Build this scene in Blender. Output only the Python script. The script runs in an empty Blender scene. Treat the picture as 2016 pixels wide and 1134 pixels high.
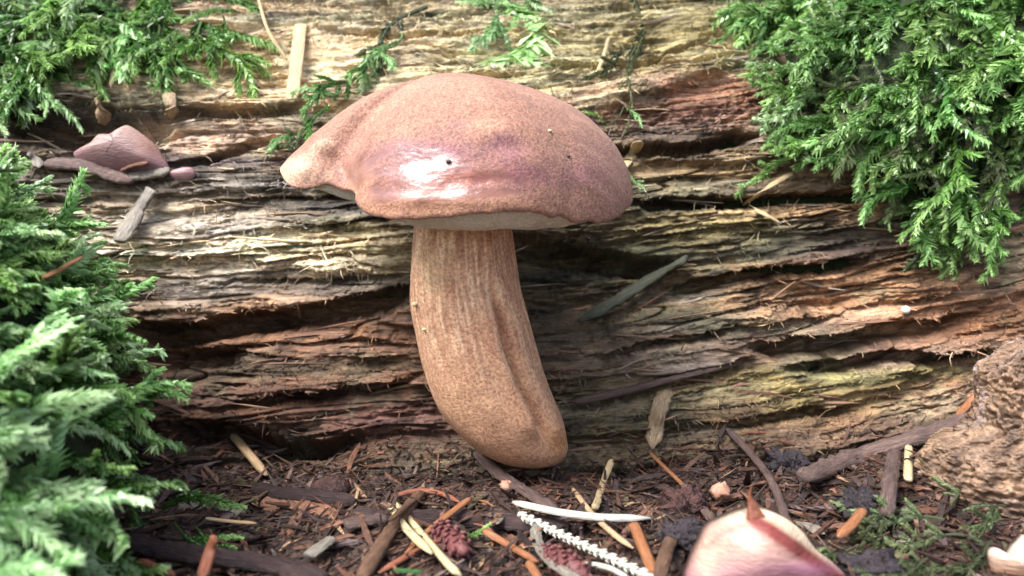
import bpy, math, random
import numpy as np
from mathutils import Vector, Matrix
from mathutils.bvhtree import BVHTree

random.seed(7); rng = np.random.default_rng(7)
scene = bpy.context.scene
COL = scene.collection
CM = 0.01                                   # everything below is written in centimetres

# ------------------------------------------------------------------ camera
PITCH = math.radians(4.0); FPX = 1523.0; CAM = np.array([0.0, -20.0, 6.2])
cam = bpy.data.cameras.new('camera'); cam_ob = bpy.data.objects.new('camera', cam); COL.objects.link(cam_ob)
cam.sensor_width = 36; cam.lens = 36*FPX/2016
cam_ob.location = CAM*CM; cam_ob.rotation_euler = (math.pi/2-PITCH, 0, 0)
cam.clip_start = 0.005; cam.clip_end = 200
cam.dof.use_dof = True; cam.dof.focus_distance = 0.188; cam.dof.aperture_fstop = 17
scene.camera = cam_ob

# ------------------------------------------------------------------ sky, sun, exposure
SUN = np.array([-0.44, -0.34, 0.84]); SUN = SUN/np.linalg.norm(SUN)
world = bpy.data.worlds.new('World'); scene.world = world; world.use_nodes = True
wn = world.node_tree; bgn = wn.nodes['Background']
sky = wn.nodes.new('ShaderNodeTexSky'); sky.sky_type = 'NISHITA'; sky.sun_disc = False
sky.sun_elevation = math.asin(SUN[2]); sky.sun_rotation = math.atan2(SUN[0], SUN[1])
sky.air_density = 1.0; sky.dust_density = 4.0; sky.ozone_density = 1.0
hs = wn.nodes.new('ShaderNodeHueSaturation'); hs.inputs['Saturation'].default_value = 0.75
wn.links.new(sky.outputs[0], hs.inputs['Color']); wn.links.new(hs.outputs[0], bgn.inputs[0])
bgn.inputs[1].default_value = 0.075
sl = bpy.data.lights.new('sun', 'SUN'); sl.energy = 1.5; sl.angle = math.radians(36); sl.color = (0.98, 0.99, 1.0)
so = bpy.data.objects.new('sun', sl); COL.objects.link(so)
so.rotation_euler = Vector(-SUN).to_track_quat('-Z', 'Y').to_euler()
scene.view_settings.view_transform = 'Standard'; scene.view_settings.look = 'None'
scene.view_settings.exposure = 2.2; scene.view_settings.gamma = 1.0

# ------------------------------------------------------------------ helpers: camera geometry
CP, SP = math.cos(PITCH), math.sin(PITCH)
def ray(px, py):
    d = np.array([(px-1008.0), CP*FPX+SP*(567.0-py), -SP*FPX+CP*(567.0-py)])
    return d/np.linalg.norm(d)
def P(px, py, Y):                            # the point at depth Y that the photograph shows at (px, py)
    d = ray(px, py); return CAM+d*((Y-CAM[1])/d[1])
def proj(V):                                 # world -> photograph pixel
    r = V-CAM; z = r[..., 1]*CP-r[..., 2]*SP; u = r[..., 1]*SP+r[..., 2]*CP
    return 1008+FPX*r[..., 0]/z, 567-FPX*u/z

# ------------------------------------------------------------------ helpers: noise
_perm = np.random.default_rng(3).permutation(4096).astype(np.int64)
def _h(ix, iy, s): return _perm[(_perm[(_perm[(ix+s*131) & 4095]+iy) & 4095]+s) & 4095]
def perlin(x, y, s=0):
    x = np.asarray(x, float); y = np.asarray(y, float)
    ix = np.floor(x).astype(np.int64); iy = np.floor(y).astype(np.int64); fx = x-ix; fy = y-iy
    u = fx*fx*fx*(fx*(fx*6-15)+10); v = fy*fy*fy*(fy*(fy*6-15)+10)
    def g(a, b, dx, dy):
        t = _h(a, b, s)*(2*math.pi/4096); return np.cos(t)*dx+np.sin(t)*dy
    a = g(ix, iy, fx, fy); b = g(ix+1, iy, fx-1, fy); c = g(ix, iy+1, fx, fy-1); d = g(ix+1, iy+1, fx-1, fy-1)
    return ((a+(b-a)*u)+((c+(d-c)*u)-(a+(b-a)*u))*v)*1.5
def fbm(x, y, o=4, s=0, g=0.5):
    r = 0; a = 1.0
    for k in range(o): r = r+a*perlin(x*2**k, y*2**k, s+k*17); a *= g
    return r
def rnd(i, s=0): return _h(np.asarray(i).astype(np.int64), np.full(np.shape(i), 11, np.int64), s)/4096.0
def sstep(a, b, x): t = np.clip((x-a)/(b-a), 0, 1); return t*t*(3-2*t)

# ------------------------------------------------------------------ helpers: objects
def tag(o, label=None, cat=None, group=None, kind=None):
    if label: o['label'] = label
    if cat: o['category'] = cat
    if group: o['group'] = group
    if kind: o['kind'] = kind
    return o
def mesh_data(name, V, F, mat, smooth=True, floats=None, colors=None):
    V = np.asarray(V, np.float32)*CM
    me = bpy.data.meshes.new(name)
    if isinstance(F, np.ndarray):
        n, k = F.shape
        me.vertices.add(len(V)); me.vertices.foreach_set('co', V.ravel())
        me.loops.add(n*k); me.loops.foreach_set('vertex_index', F.ravel().astype(np.int32))
        me.polygons.add(n); me.polygons.foreach_set('loop_start', np.arange(0, n*k, k, dtype=np.int32))
        me.update(calc_edges=True)
    else:
        me.from_pydata([tuple(map(float, v)) for v in V], [], [tuple(map(int, f)) for f in F]); me.update()
    me.polygons.foreach_set('use_smooth', np.full(len(me.polygons), smooth))
    for k, a in (floats or {}).items():
        at = me.attributes.new(k, 'FLOAT', 'POINT'); at.data.foreach_set('value', np.asarray(a, np.float32).ravel())
    for k, a in (colors or {}).items():
        a = np.asarray(a, np.float32); a = np.hstack([a, np.ones((len(a), 1), np.float32)])
        at = me.attributes.new(k, 'FLOAT_COLOR', 'POINT'); at.data.foreach_set('color', a.ravel())
    me.materials.append(mat)
    return me
def link(name, me, parent=None, loc=None):
    o = bpy.data.objects.new(name, me); COL.objects.link(o)
    if parent is not None: o.parent = parent
    if loc is not None: o.location = loc
    return o
def mk(name, V, F, mat, parent=None, **kw):
    """a mesh whose origin sits at the middle of its base (or at its parent's origin)"""
    V = np.asarray(V, float)
    if parent is None:
        org = np.array([(V[:, 0].min()+V[:, 0].max())/2, (V[:, 1].min()+V[:, 1].max())/2, V[:, 2].min()])
        return link(name, mesh_data(name, V-org, F, mat, **kw), None, org*CM)
    return link(name, mesh_data(name, V-np.array(parent.location)/CM, F, mat, **kw), parent)
def empty(name, loc):
    o = bpy.data.objects.new(name, None); COL.objects.link(o); o.location = np.asarray(loc)*CM; o.empty_display_size = 0.005; return o
def grid_faces(nu, nv, wrap=False):
    a = np.arange(nu*nv).reshape(nu, nv)
    if wrap: a = np.vstack([a, a[:1]])
    return np.stack([a[:-1, :-1], a[1:, :-1], a[1:, 1:], a[:-1, 1:]], -1).reshape(-1, 4)
def frame(d, n):
    d = d/np.linalg.norm(d); n = n-d*np.dot(n, d); l = np.linalg.norm(n)
    if l < 1e-5: n = np.array([0.3, 0.2, 0.9]); n = n-d*np.dot(n, d); l = np.linalg.norm(n)
    n = n/l; return d, np.cross(n, d), n
def catmull(pts, n):
    p = np.asarray(pts, float); p = np.vstack([2*p[0]-p[1], p, 2*p[-1]-p[-2]]); out = []
    m = len(p)-3; ts = np.linspace(0, m-1e-6, n)
    for t in ts:
        i = int(t); f = t-i; a, b, c, d = p[i:i+4]
        out.append(0.5*((2*b)+(-a+c)*f+(2*a-5*b+4*c-d)*f*f+(-a+3*b-3*c+d)*f**3))
    return np.array(out)
def tube(pts, rad, n=8, flat=1.0, up=(0, 0, 1), rough=0.0, seed=0, ridges=0):
    pts = np.asarray(pts, float); m = len(pts); rad = np.broadcast_to(np.asarray(rad, float), (m,))
    V = []; r = np.random.default_rng(seed)
    lobes = 1+rough*r.uniform(-1, 1, n)
    for i in range(m):
        t = pts[min(i+1, m-1)]-pts[max(i-1, 0)]; d, s, u = frame(t, np.asarray(up, float))
        wob = lobes*(1+rough*0.6*r.uniform(-1, 1, n))
        for k in range(n):
            a = 2*math.pi*k/n; V.append(pts[i]+(s*math.cos(a)+u*math.sin(a)*flat)*rad[i]*wob[k])
    F = [(i*n+k, i*n+(k+1) % n, (i+1)*n+(k+1) % n, (i+1)*n+k) for i in range(m-1) for k in range(n)]
    F += [tuple(range(n))[::-1], tuple(range((m-1)*n, m*n))]
    return np.array(V), F

# ------------------------------------------------------------------ materials
def mat(name):
    m = bpy.data.materials.new(name); m.use_nodes = True; nt = m.node_tree; return m, nt, nt.nodes['Principled BSDF']
def nn(nt, t, **kw):
    n = nt.nodes.new(t)
    for k, v in kw.items():
        if k in n.inputs: n.inputs[k].default_value = v
        else: setattr(n, k, v)
    return n
def coords(nt, scale=(1, 1, 1), kind='Object'):
    tc = nn(nt, 'ShaderNodeTexCoord'); mp = nn(nt, 'ShaderNodeMapping'); mp.inputs['Scale'].default_value = [100*s for s in scale]
    nt.links.new(tc.outputs[kind], mp.inputs[0]); return mp.outputs[0]
def noise(nt, vec, scale, detail=4, rough=0.55):
    n = nn(nt, 'ShaderNodeTexNoise'); n.inputs['Scale'].default_value = scale; n.inputs['Detail'].default_value = detail
    n.inputs['Roughness'].default_value = rough; nt.links.new(vec, n.inputs['Vector']); return n.outputs['Fac']
def ramp(nt, fac, stops):
    r = nn(nt, 'ShaderNodeValToRGB'); e = r.color_ramp.elements
    while len(e) < len(stops): e.new(0.5)
    for i, (p, c) in enumerate(stops): e[i].position = p; e[i].color = (*c, 1) if len(c) == 3 else c
    nt.links.new(fac, r.inputs[0]); return r.outputs[0]
def mul(nt, a, b, mode='MULTIPLY', fac=1.0):
    m = nn(nt, 'ShaderNodeMix', data_type='RGBA', blend_type=mode); m.inputs['Factor'].default_value = fac
    nt.links.new(a, m.inputs['A']); nt.links.new(b, m.inputs['B']); return m.outputs['Result']
def mathn(nt, op, a, b=None, v=None):
    m = nn(nt, 'ShaderNodeMath', operation=op); nt.links.new(a, m.inputs[0])
    if b is not None: nt.links.new(b, m.inputs[1])
    if v is not None: m.inputs[1].default_value = v
    return m.outputs[0]
def bump(nt, h, dist_cm, strength=1.0):
    b = nn(nt, 'ShaderNodeBump'); b.inputs['Distance'].default_value = dist_cm*CM; b.inputs['Strength'].default_value = strength
    nt.links.new(h, b.inputs['Height']); return b.outputs[0]
def attr(nt, name, out='Color'):
    return nn(nt, 'ShaderNodeAttribute', attribute_name=name).outputs[out]
def gray(a, b): return [(0.0, (a, a, a)), (1.0, (b, b, b))]

def tube_vec(nt):
    cb = nn(nt, 'ShaderNodeCombineXYZ'); nt.links.new(attr(nt, 'tl', 'Fac'), cb.inputs[0]); nt.links.new(attr(nt, 'ta', 'Fac'), cb.inputs[1]); nt.links.new(attr(nt, 'tb', 'Fac'), cb.inputs[2]); return cb.outputs[0]
def wood_mat(name, col, var=0.45, along=(0.5, 6, 6), rough=0.75, attrname=None, bscale=0.03, spec=0.35, spread=0.25, tv=False):
    """split wood: fibre streaks along local X; colour from a vertex attribute or a base colour"""
    m, nt, b = mat(name); v = coords(nt, along); vi = coords(nt, (1, 1, 1))
    if tv: v = tube_vec(nt)
    st = noise(nt, v, 1.6, 5, 0.65); blot = noise(nt, vi, 1.3, 4); fine = noise(nt, v, 4.0, 4, 0.65)
    if attrname: base = attr(nt, attrname)
    else:
        oi = nn(nt, 'ShaderNodeObjectInfo'); hsv = nn(nt, 'ShaderNodeHueSaturation'); hsv.inputs['Color'].default_value = (*col, 1)
        mr = nn(nt, 'ShaderNodeMapRange'); mr.inputs['To Min'].default_value = 1-spread; mr.inputs['To Max'].default_value = 1+spread
        nt.links.new(oi.outputs['Random'], mr.inputs[0]); nt.links.new(mr.outputs[0], hsv.inputs['Value']); base = hsv.outputs[0]
    c = mul(nt, base, ramp(nt, st, [(0.3, (1-var,)*3), (0.7, (1+var*0.8,)*3)]))
    c = mul(nt, c, ramp(nt, fine, [(0.32, (0.52, 0.49, 0.47)), (0.5, (1, 1, 1)), (0.68, (1.42, 1.42, 1.38))]))
    c = mul(nt, c, ramp(nt, blot, [(0.3, (0.8, 0.78, 0.78)), (0.7, (1.15, 1.12, 1.05))]))
    nt.links.new(c, b.inputs['Base Color'])
    rr = ramp(nt, blot, [(0.3, (rough-0.2,)*3), (0.7, (min(1, rough+0.12),)*3)]); nt.links.new(rr, b.inputs['Roughness'])
    b.inputs['Specular IOR Level'].default_value = spec
    hh = mathn(nt, 'ADD', st, fine); nt.links.new(bump(nt, hh, bscale, 1.0), b.inputs['Normal'])
    return m
def plain_mat(name, stops, scale=2.0, along=(1, 1, 1), rough=0.6, bdist=0.02, spec=0.4, coat=0.0, trans=0.0, tv=False):
    m, nt, b = mat(name); v = tube_vec(nt) if tv else coords(nt, along); n = noise(nt, v, scale, 5, 0.6); n2 = noise(nt, v, scale*(2.2 if tv else 5), 4)
    c = mul(nt, ramp(nt, n, stops), ramp(nt, n2, [(0.3, (0.62 if tv else 0.8,)*3), (0.7, (1.25 if tv else 1.15,)*3)])); nt.links.new(c, b.inputs['Base Color'])
    b.inputs['Roughness'].default_value = rough; b.inputs['Specular IOR Level'].default_value = spec
    b.inputs['Coat Weight'].default_value = coat; b.inputs['Coat Roughness'].default_value = 0.12
    if trans: b.inputs['Subsurface Weight'].default_value = trans; b.inputs['Subsurface Radius'].default_value = (0.004, 0.002, 0.001); b.inputs['Subsurface Scale'].default_value = 0.5
    nt.links.new(bump(nt, mathn(nt, 'ADD', n, n2), bdist), b.inputs['Normal']); return m

M = {}
M['log'] = wood_mat('rotten_wood', (0.3, 0.2, 0.12), 0.5, (0.7, 5.5, 5.5), 0.72, 'wood_colour', 0.06)
M['floor'] = wood_mat('forest_floor_earth', (0.1, 0.06, 0.04), 0.4, (1.5, 2, 2), 0.75, 'wood_colour', 0.05)
M['litter'] = wood_mat('wood_litter', (0.1, 0.06, 0.04), 0.35, (2, 2, 2), 0.7, 'wood_colour', 0.02)
M['fibre'] = wood_mat('wood_fibre', (0.1, 0.06, 0.04), 0.2, (2, 2, 2), 0.7, 'wood_colour', 0.005)
def moss_mat(name, dark, mid, tip, gl=0.30):
    m, nt, b = mat(name); a = attr(nt, 'age', 'Fac'); oi = nn(nt, 'ShaderNodeObjectInfo')
    c = ramp(nt, a, [(0.0, dark), (0.45, mid), (1.0, tip)])
    hsv = nn(nt, 'ShaderNodeHueSaturation'); nt.links.new(c, hsv.inputs['Color'])
    mr = nn(nt, 'ShaderNodeMapRange'); mr.inputs['To Min'].default_value = 0.65; mr.inputs['To Max'].default_value = 1.3
    nt.links.new(oi.outputs['Random'], mr.inputs[0]); nt.links.new(mr.outputs[0], hsv.inputs['Value'])
    mr2 = nn(nt, 'ShaderNodeMapRange'); mr2.inputs['To Min'].default_value = 0.485; mr2.inputs['To Max'].default_value = 0.515
    w = nn(nt, 'ShaderNodeMath', operation='FRACT'); q = mathn(nt, 'MULTIPLY', oi.outputs['Random'], v=7.31); nt.links.new(q, w.inputs[0])
    nt.links.new(w.outputs[0], mr2.inputs[0]); nt.links.new(mr2.outputs[0], hsv.inputs['Hue'])
    nt.links.new(hsv.outputs[0], b.inputs['Base Color']); b.inputs['Roughness'].default_value = gl
    b.inputs['Specular IOR Level'].default_value = 0.6
    tr = nn(nt, 'ShaderNodeBsdfTranslucent'); nt.links.new(hsv.outputs[0], tr.inputs[0])
    mx = nn(nt, 'ShaderNodeMixShader'); mx.inputs[0].default_value = 0.38
    nt.links.new(b.outputs[0], mx.inputs[1]); nt.links.new(tr.outputs[0], mx.inputs[2]); nt.links.new(mx.outputs[0], nt.nodes['Material Output'].inputs[0])
    return m
M['moss'] = moss_mat('moss_green', (0.03, 0.05, 0.014), (0.095, 0.225, 0.04), (0.46, 0.70, 0.27), 0.22)
M['moss_pale'] = moss_mat('moss_pale', (0.08, 0.13, 0.05), (0.25, 0.45, 0.16), (0.66, 0.84, 0.50))  # pale young tips, lifted further to imitate light from above
M['moss_old'] = moss_mat('moss_old', (0.05, 0.06, 0.03), (0.11, 0.14, 0.06), (0.22, 0.28, 0.12), 0.45)
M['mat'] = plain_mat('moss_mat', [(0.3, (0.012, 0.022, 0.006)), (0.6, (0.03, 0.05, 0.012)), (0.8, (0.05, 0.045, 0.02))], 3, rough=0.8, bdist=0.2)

# ================================================================== THE FALLEN LOG
prof = catmull([(-1.6, -2.0), (0.1, -0.45), (1.0, 0.6), (1.55, 1.8), (2.1, 3.6), (2.65, 6), (3.2, 8), (4.1, 10), (5.5, 12), (7.5, 14), (10.4, 16), (14.5, 17.4), (19.5, 16.2), (23.4, 12), (25, 6), (25, -2.2)], 1200)
arc = np.concatenate([[0], np.cumsum(np.linalg.norm(np.diff(prof, axis=0), axis=1))])
_top = int(np.argmax(prof[:, 1])); ARC_FINE = float(np.interp(15.2, prof[:_top, 1], arc[:_top])); ARC_ALL = arc[-1]
def prof_at(v): return np.interp(v, arc, prof[:, 0]), np.interp(v, arc, prof[:, 1])
_pv = np.linspace(0, ARC_FINE, 900); _py_, _pz_ = prof_at(_pv)
_ppy = proj(np.stack([np.zeros(900), _py_, _pz_], -1))[1]          # photograph row of each height on the log's face (falls as v rises)
def px2xv(px, py):
    v = np.interp(-np.asarray(py, float), -_ppy, _pv); y, z = prof_at(v)
    r = (y-CAM[1])*CP-(z-CAM[2])*SP
    return (np.asarray(px, float)-1008)*r/FPX, v

def grain(x, v):
    return v-(0.05*x+0.0055*x*np.abs(x)*0.5+0.004*x*x)-0.30*fbm(x*0.08+3, v*0.22, 2, 5)-0.07*fbm(x*0.3, v*0.8, 2, 9)
def layers(x, w, f, s, nx):
    a = w*f+0.40*perlin(x*nx*0.8, w*f*0.5, s)+0.14*perlin(x*nx*3.1, w*f, s+1)+0.06*perlin(x*nx*9, w*f, s+7)
    i = np.floor(a); fr = a-i
    flip = rnd(i, s+2) > 0.68
    fr = np.where(flip, 1-fr, fr)
    amp = 0.35+0.65*rnd(i, s+3)+0.7*perlin(x*nx*1.7, i*3.7, s+4)
    return np.clip(amp, 0.05, 1.6)*(np.power(np.clip(1-fr, 0, 1), 0.8)*sstep(0.0, 0.10, fr)), i
# crevices under ledges: polyline in the photograph, height of the hollow below the lip, depth
CREV = [([(225, 645), (330, 640), (450, 628), (560, 610), (680, 588), (820, 562)], 0.75, 1.2),
        ([(1240, 394), (1400, 390), (1560, 386), (1745, 376)], 0.38, 1.0),
        ([(1000, 468), (1100, 478), (1210, 498), (1330, 520)], 0.7, 0.8),
        ([(1330, 568), (1480, 536), (1600, 518), (1730, 498)], 0.42, 0.8),
        ([(1480, 672), (1620, 662), (1760, 640), (1920, 618)], 0.55, 0.9),
        ([(1560, 722), (1750, 692), (1950, 690)], 0.45, 0.9),
        ([(1110, 800), (1300, 765), (1470, 722)], 0.25, 0.45),
        ([(250, 700), (350, 690), (470, 702)], 0.6, 0.6),
        ([(470, 790), (640, 772), (830, 738)], 0.3, 0.45),
        ([(290, 850), (420, 825), (560, 872), (700, 858)], 0.45, 0.8),
        ([(1170, 292), (1280, 286), (1380, 280), (1490, 262)], 0.42, 0.9),
        ([(180, 215), (360, 208), (480, 206), (600, 202)], 0.45, 0.5),
        ([(330, 322), (430, 300), (560, 262)], 0.3, 0.45),
        ([(1120, 930), (1240, 934), (1340, 898)], 0.4, 0.6),
        ([(1420, 838), (1560, 812), (1720, 806)], 0.25, 0.45),
        ([(840, 540), (700, 548), (560, 552), (420, 560)], 0.15, 0.3),
        ([(560, 505), (700, 500), (820, 498)], 0.12, 0.25),
        ([(1060, 120), (1250, 118), (1400, 60)], 0.25, 0.5),
        ([(620, 60), (800, 72), (960, 60)], 0.2, 0.35),
        ([(1160, 700), (1320, 676), (1460, 640)], 0.25, 0.45),
        ([(1500, 610), (1600, 598), (1700, 590)], 0.3, 0.4)]
HOLLOW = [(1120, 560, 190, 95, 1.1), (330, 735, 150, 60, 0.55), (180, 245, 150, 48, 1.3), (1650, 590, 140, 26, 0.5), (450, 880, 160, 36, 0.7)]
RIDGE = [([(1450, 640), (1600, 618), (1750, 596), (1900, 560)], 0.22, 0.55), ([(1150, 205), (1300, 172), (1480, 112)], 0.4, 0.5),
         ([(190, 520), (400, 492), (620, 520), (820, 520)], 0.5, 0.45), ([(1540, 905), (1700, 868), (1930, 815)], 0.2, 0.35),
         ([(1380, 1000), (1550, 985), (1720, 950), (1860, 915)], 0.3, 0.6), ([(500, 445), (800, 440)], 0.4, 0.3)]
def log_disp(x, v):
    w = grain(x, v)
    l1, i1 = layers(x, w, 0.55, 20, 0.09); l2, i2 = layers(x, w, 1.5, 40, 0.16); l3, i3 = layers(x, w, 3.9, 60, 0.33)
    m2 = 0.5+0.9*sstep(-0.2, 0.35, perlin(x*0.25, w*0.6, 77)); m3 = 0.15+1.6*sstep(-0.2, 0.35, perlin(x*0.4, w*0.8, 78))
    d = 0.52*(l1-0.5)+0.34*m2*(l2-0.5)+0.19*m3*(l3-0.5)
    d += 0.10*fbm(x*0.7, w*4.0, 2, 90)+0.085*m3*fbm(x*1.6, w*9.0, 2, 95)+0.05*fbm(x*2.2, v*2.4, 3, 99)+0.04*m3*perlin(x*6, w*16, 102)+0.022*perlin(x*12, w*20, 103)
    ck = np.abs(perlin(x*0.22, w*1.7, 110)); d -= 0.34*np.clip(1-ck/0.05, 0, 1)*sstep(-0.1, 0.3, perlin(x*0.3, w*0.7, 111))
    cb = np.abs(perlin(x*1.5+0.5*perlin(x, w*3, 115), w*0.9, 113)); d -= 0.09*np.clip(1-cb/0.05, 0, 1)*sstep(0.05, 0.35, perlin(x*0.8, w*1.2, 114))
    jag = 0.12*perlin(x*0.7, v*0.4, 120)+0.06*perlin(x*3.1, v*1.2, 121)+0.05*perlin(x*9, v*2, 122)
    for pts, wd, dep in CREV:
        cx, cv = px2xv([p[0] for p in pts], [p[1] for p in pts]); o = np.argsort(cx); cx, cv = cx[o], cv[o]
        vc = np.interp(x, cx, cv); tp = sstep(cx[0]-0.5, cx[0]+1.0, x)*(1-sstep(cx[-1]-1.0, cx[-1]+0.5, x))
        dv = v-vc+jag; ww = wd*(0.35+0.65*tp)
        d -= 1.35*dep*tp*(1-sstep(-0.02, 0.08, dv))*(1-sstep(0.45*ww, 1.15*ww, -dv))
        d += 0.16*dep*tp*np.exp(-((dv-0.12)/0.22)**2)
    for px, py, rx, ry, dep in HOLLOW:
        cx, cv = px2xv(px, py); sx = rx/63.0; sv = ry/63.0
        d -= 1.3*dep*np.exp(-(((x-cx)/sx)**2+((v-cv+jag)/sv)**2)**1.5)
    for pts, wd, am in RIDGE:
        cx, cv = px2xv([p[0] for p in pts], [p[1] for p in pts]); vc = np.interp(x, cx, cv)
        tp = sstep(cx[0]-0.5, cx[0]+1.2, x)*(1-sstep(cx[-1]-1.2, cx[-1]+0.5, x)); dv = v-vc+jag
        d += am*tp*np.where(dv > 0, np.exp(-(dv/(wd*1.5))**2), np.exp(-(dv/(wd*0.45))**2))
    return d, w, i1, i2, i3
def log_surface(x, v):
    y, z = prof_at(v); ty = np.interp(v, arc, np.gradient(prof[:, 0], arc)); tz = np.interp(v, arc, np.gradient(prof[:, 1], arc))
    d, w, i1, i2, i3 = log_disp(x, v)
    low = sstep(1.5, 4.0, v)                        # the foot of the log runs into the litter
    ny, nz = -tz, ty
    return np.stack([x, y+ny*d, z+nz*d-0.30*np.clip(d, -0.6, 0.8)*low], -1), d, w, i1, i2, i3

xs = np.concatenate([np.linspace(-60, -19.6, 26), np.linspace(-19.2, 19.2, 1020), np.linspace(19.6, 60, 26)])
vs = np.concatenate([np.linspace(0, ARC_FINE, 660), np.linspace(ARC_FINE+0.4, ARC_ALL, 60)])
GX, GV = np.meshgrid(xs, vs, indexing='ij'); gx, gv = GX.ravel(), GV.ravel()
LV, LD, LW, L1, L2, L3 = log_surface(gx, gv)

# wood colours: pale sapwood, red-brown rot, algae, humus; some zones also hold painted light and shade
ZONE = [(450, 130, 260, 75, (0.86, 0.70, 0.47), 1.0), (900, 110, 330, 80, (0.56, 0.50, 0.30), 0.9), (1330, 60, 200, 70, (0.40, 0.36, 0.18), 0.9),  # straw wood, raised to paint in the upper-left light
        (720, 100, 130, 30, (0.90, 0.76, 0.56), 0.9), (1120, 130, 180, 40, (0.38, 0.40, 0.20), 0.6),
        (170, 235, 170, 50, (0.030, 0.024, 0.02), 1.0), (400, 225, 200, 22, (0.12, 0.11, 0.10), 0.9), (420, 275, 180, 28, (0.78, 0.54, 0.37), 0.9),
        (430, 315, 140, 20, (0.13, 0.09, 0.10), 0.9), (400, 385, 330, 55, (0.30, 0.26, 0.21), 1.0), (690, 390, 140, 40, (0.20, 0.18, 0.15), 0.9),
        (360, 440, 170, 30, (1.15, 1.0, 0.78), 1.3), (480, 505, 300, 46, (0.95, 0.81, 0.60), 1.2), (660, 452, 90, 22, (0.22, 0.25, 0.13), 0.9), (740, 505, 110, 26, (0.58, 0.55, 0.34), 0.8),  # bleached slabs; the first zone also paints in light from the left
        (420, 575, 230, 26, (0.42, 0.35, 0.29), 0.8), (640, 660, 260, 60, (0.36, 0.20, 0.125), 1.0), (500, 760, 330, 80, (0.24, 0.12, 0.075), 1.0), (420, 870, 300, 70, (0.11, 0.058, 0.042), 1.0), (720, 720, 120, 30, (0.42, 0.24, 0.15), 0.8),  # red-brown rot, darkened at lower left with painted shade beside the cushion
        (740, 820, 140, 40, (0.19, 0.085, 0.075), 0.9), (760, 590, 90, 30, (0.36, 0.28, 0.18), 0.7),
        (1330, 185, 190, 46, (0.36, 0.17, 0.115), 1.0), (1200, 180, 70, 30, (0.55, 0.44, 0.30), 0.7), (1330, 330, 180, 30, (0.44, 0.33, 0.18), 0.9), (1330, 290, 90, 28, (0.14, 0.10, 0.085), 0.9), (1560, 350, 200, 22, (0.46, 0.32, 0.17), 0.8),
        (1150, 500, 230, 70, (0.16, 0.14, 0.085), 1.0), (1130, 600, 200, 60, (0.12, 0.095, 0.065), 1.0), (1230, 500, 110, 16, (0.16, 0.21, 0.13), 0.9),  # first two zones paint the cap's shade right of the stem
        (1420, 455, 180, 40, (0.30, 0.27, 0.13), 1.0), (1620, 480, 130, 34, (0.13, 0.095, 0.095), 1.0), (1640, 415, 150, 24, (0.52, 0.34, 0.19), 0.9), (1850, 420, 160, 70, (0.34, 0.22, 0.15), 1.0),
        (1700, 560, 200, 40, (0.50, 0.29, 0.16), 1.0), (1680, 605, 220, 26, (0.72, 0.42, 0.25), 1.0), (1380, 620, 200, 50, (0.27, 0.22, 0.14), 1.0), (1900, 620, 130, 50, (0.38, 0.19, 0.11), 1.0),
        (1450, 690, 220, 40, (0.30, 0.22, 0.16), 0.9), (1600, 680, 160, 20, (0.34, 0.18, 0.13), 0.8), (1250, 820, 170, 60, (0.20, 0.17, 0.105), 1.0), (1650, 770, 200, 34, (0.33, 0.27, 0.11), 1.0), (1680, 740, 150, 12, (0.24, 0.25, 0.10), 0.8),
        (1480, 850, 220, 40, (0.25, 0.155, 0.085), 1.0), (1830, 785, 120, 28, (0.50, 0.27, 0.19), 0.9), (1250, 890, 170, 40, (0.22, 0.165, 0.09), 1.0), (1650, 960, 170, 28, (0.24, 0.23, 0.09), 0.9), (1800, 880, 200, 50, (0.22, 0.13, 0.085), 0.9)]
def wood_colour(V, x, v, w, i1, i2, i3):
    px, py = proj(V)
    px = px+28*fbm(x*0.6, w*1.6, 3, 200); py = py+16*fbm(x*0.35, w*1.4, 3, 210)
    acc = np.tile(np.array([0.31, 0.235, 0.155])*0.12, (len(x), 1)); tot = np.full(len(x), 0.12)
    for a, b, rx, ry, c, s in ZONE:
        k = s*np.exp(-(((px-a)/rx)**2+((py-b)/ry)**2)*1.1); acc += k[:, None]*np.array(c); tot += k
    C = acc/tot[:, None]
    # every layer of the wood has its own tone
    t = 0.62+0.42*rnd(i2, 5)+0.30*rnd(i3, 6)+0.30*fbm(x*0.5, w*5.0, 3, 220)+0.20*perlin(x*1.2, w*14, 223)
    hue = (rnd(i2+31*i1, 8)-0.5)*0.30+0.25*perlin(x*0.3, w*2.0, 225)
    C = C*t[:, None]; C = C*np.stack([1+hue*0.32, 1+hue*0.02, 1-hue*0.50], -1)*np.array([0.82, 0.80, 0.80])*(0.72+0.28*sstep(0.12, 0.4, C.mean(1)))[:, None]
    al = sstep(0.12, 0.5, perlin(x*0.30, w*0.9, 230)+0.35*fbm(x*1.5, v*1.5, 3, 232))*0.4          # algae film
    C = C*(1-al[:, None])+al[:, None]*(C.mean(1)[:, None]*np.array([0.93, 1.04, 0.66]))
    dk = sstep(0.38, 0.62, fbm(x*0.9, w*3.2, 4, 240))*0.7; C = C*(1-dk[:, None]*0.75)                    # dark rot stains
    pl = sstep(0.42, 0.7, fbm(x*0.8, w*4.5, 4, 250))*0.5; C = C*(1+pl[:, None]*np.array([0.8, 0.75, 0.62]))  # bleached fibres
    return np.clip(C, 0.008, 0.9)
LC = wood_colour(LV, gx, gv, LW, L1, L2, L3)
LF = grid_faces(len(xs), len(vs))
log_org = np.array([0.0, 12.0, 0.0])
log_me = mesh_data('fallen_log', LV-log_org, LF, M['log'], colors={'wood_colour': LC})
fallen_log = link('fallen_log', log_me, None, log_org*CM)
tag(fallen_log, 'rotten brown fallen log with split horizontal fibres behind the mushroom', 'log')
LN = np.zeros(len(LV)*3); log_me.vertices.foreach_get('normal', LN); LN = LN.reshape(-1, 3)
if LN[len(vs)*500+300][1] > 0: log_me.flip_normals(); LN = -LN
nvs = len(vs)
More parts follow.
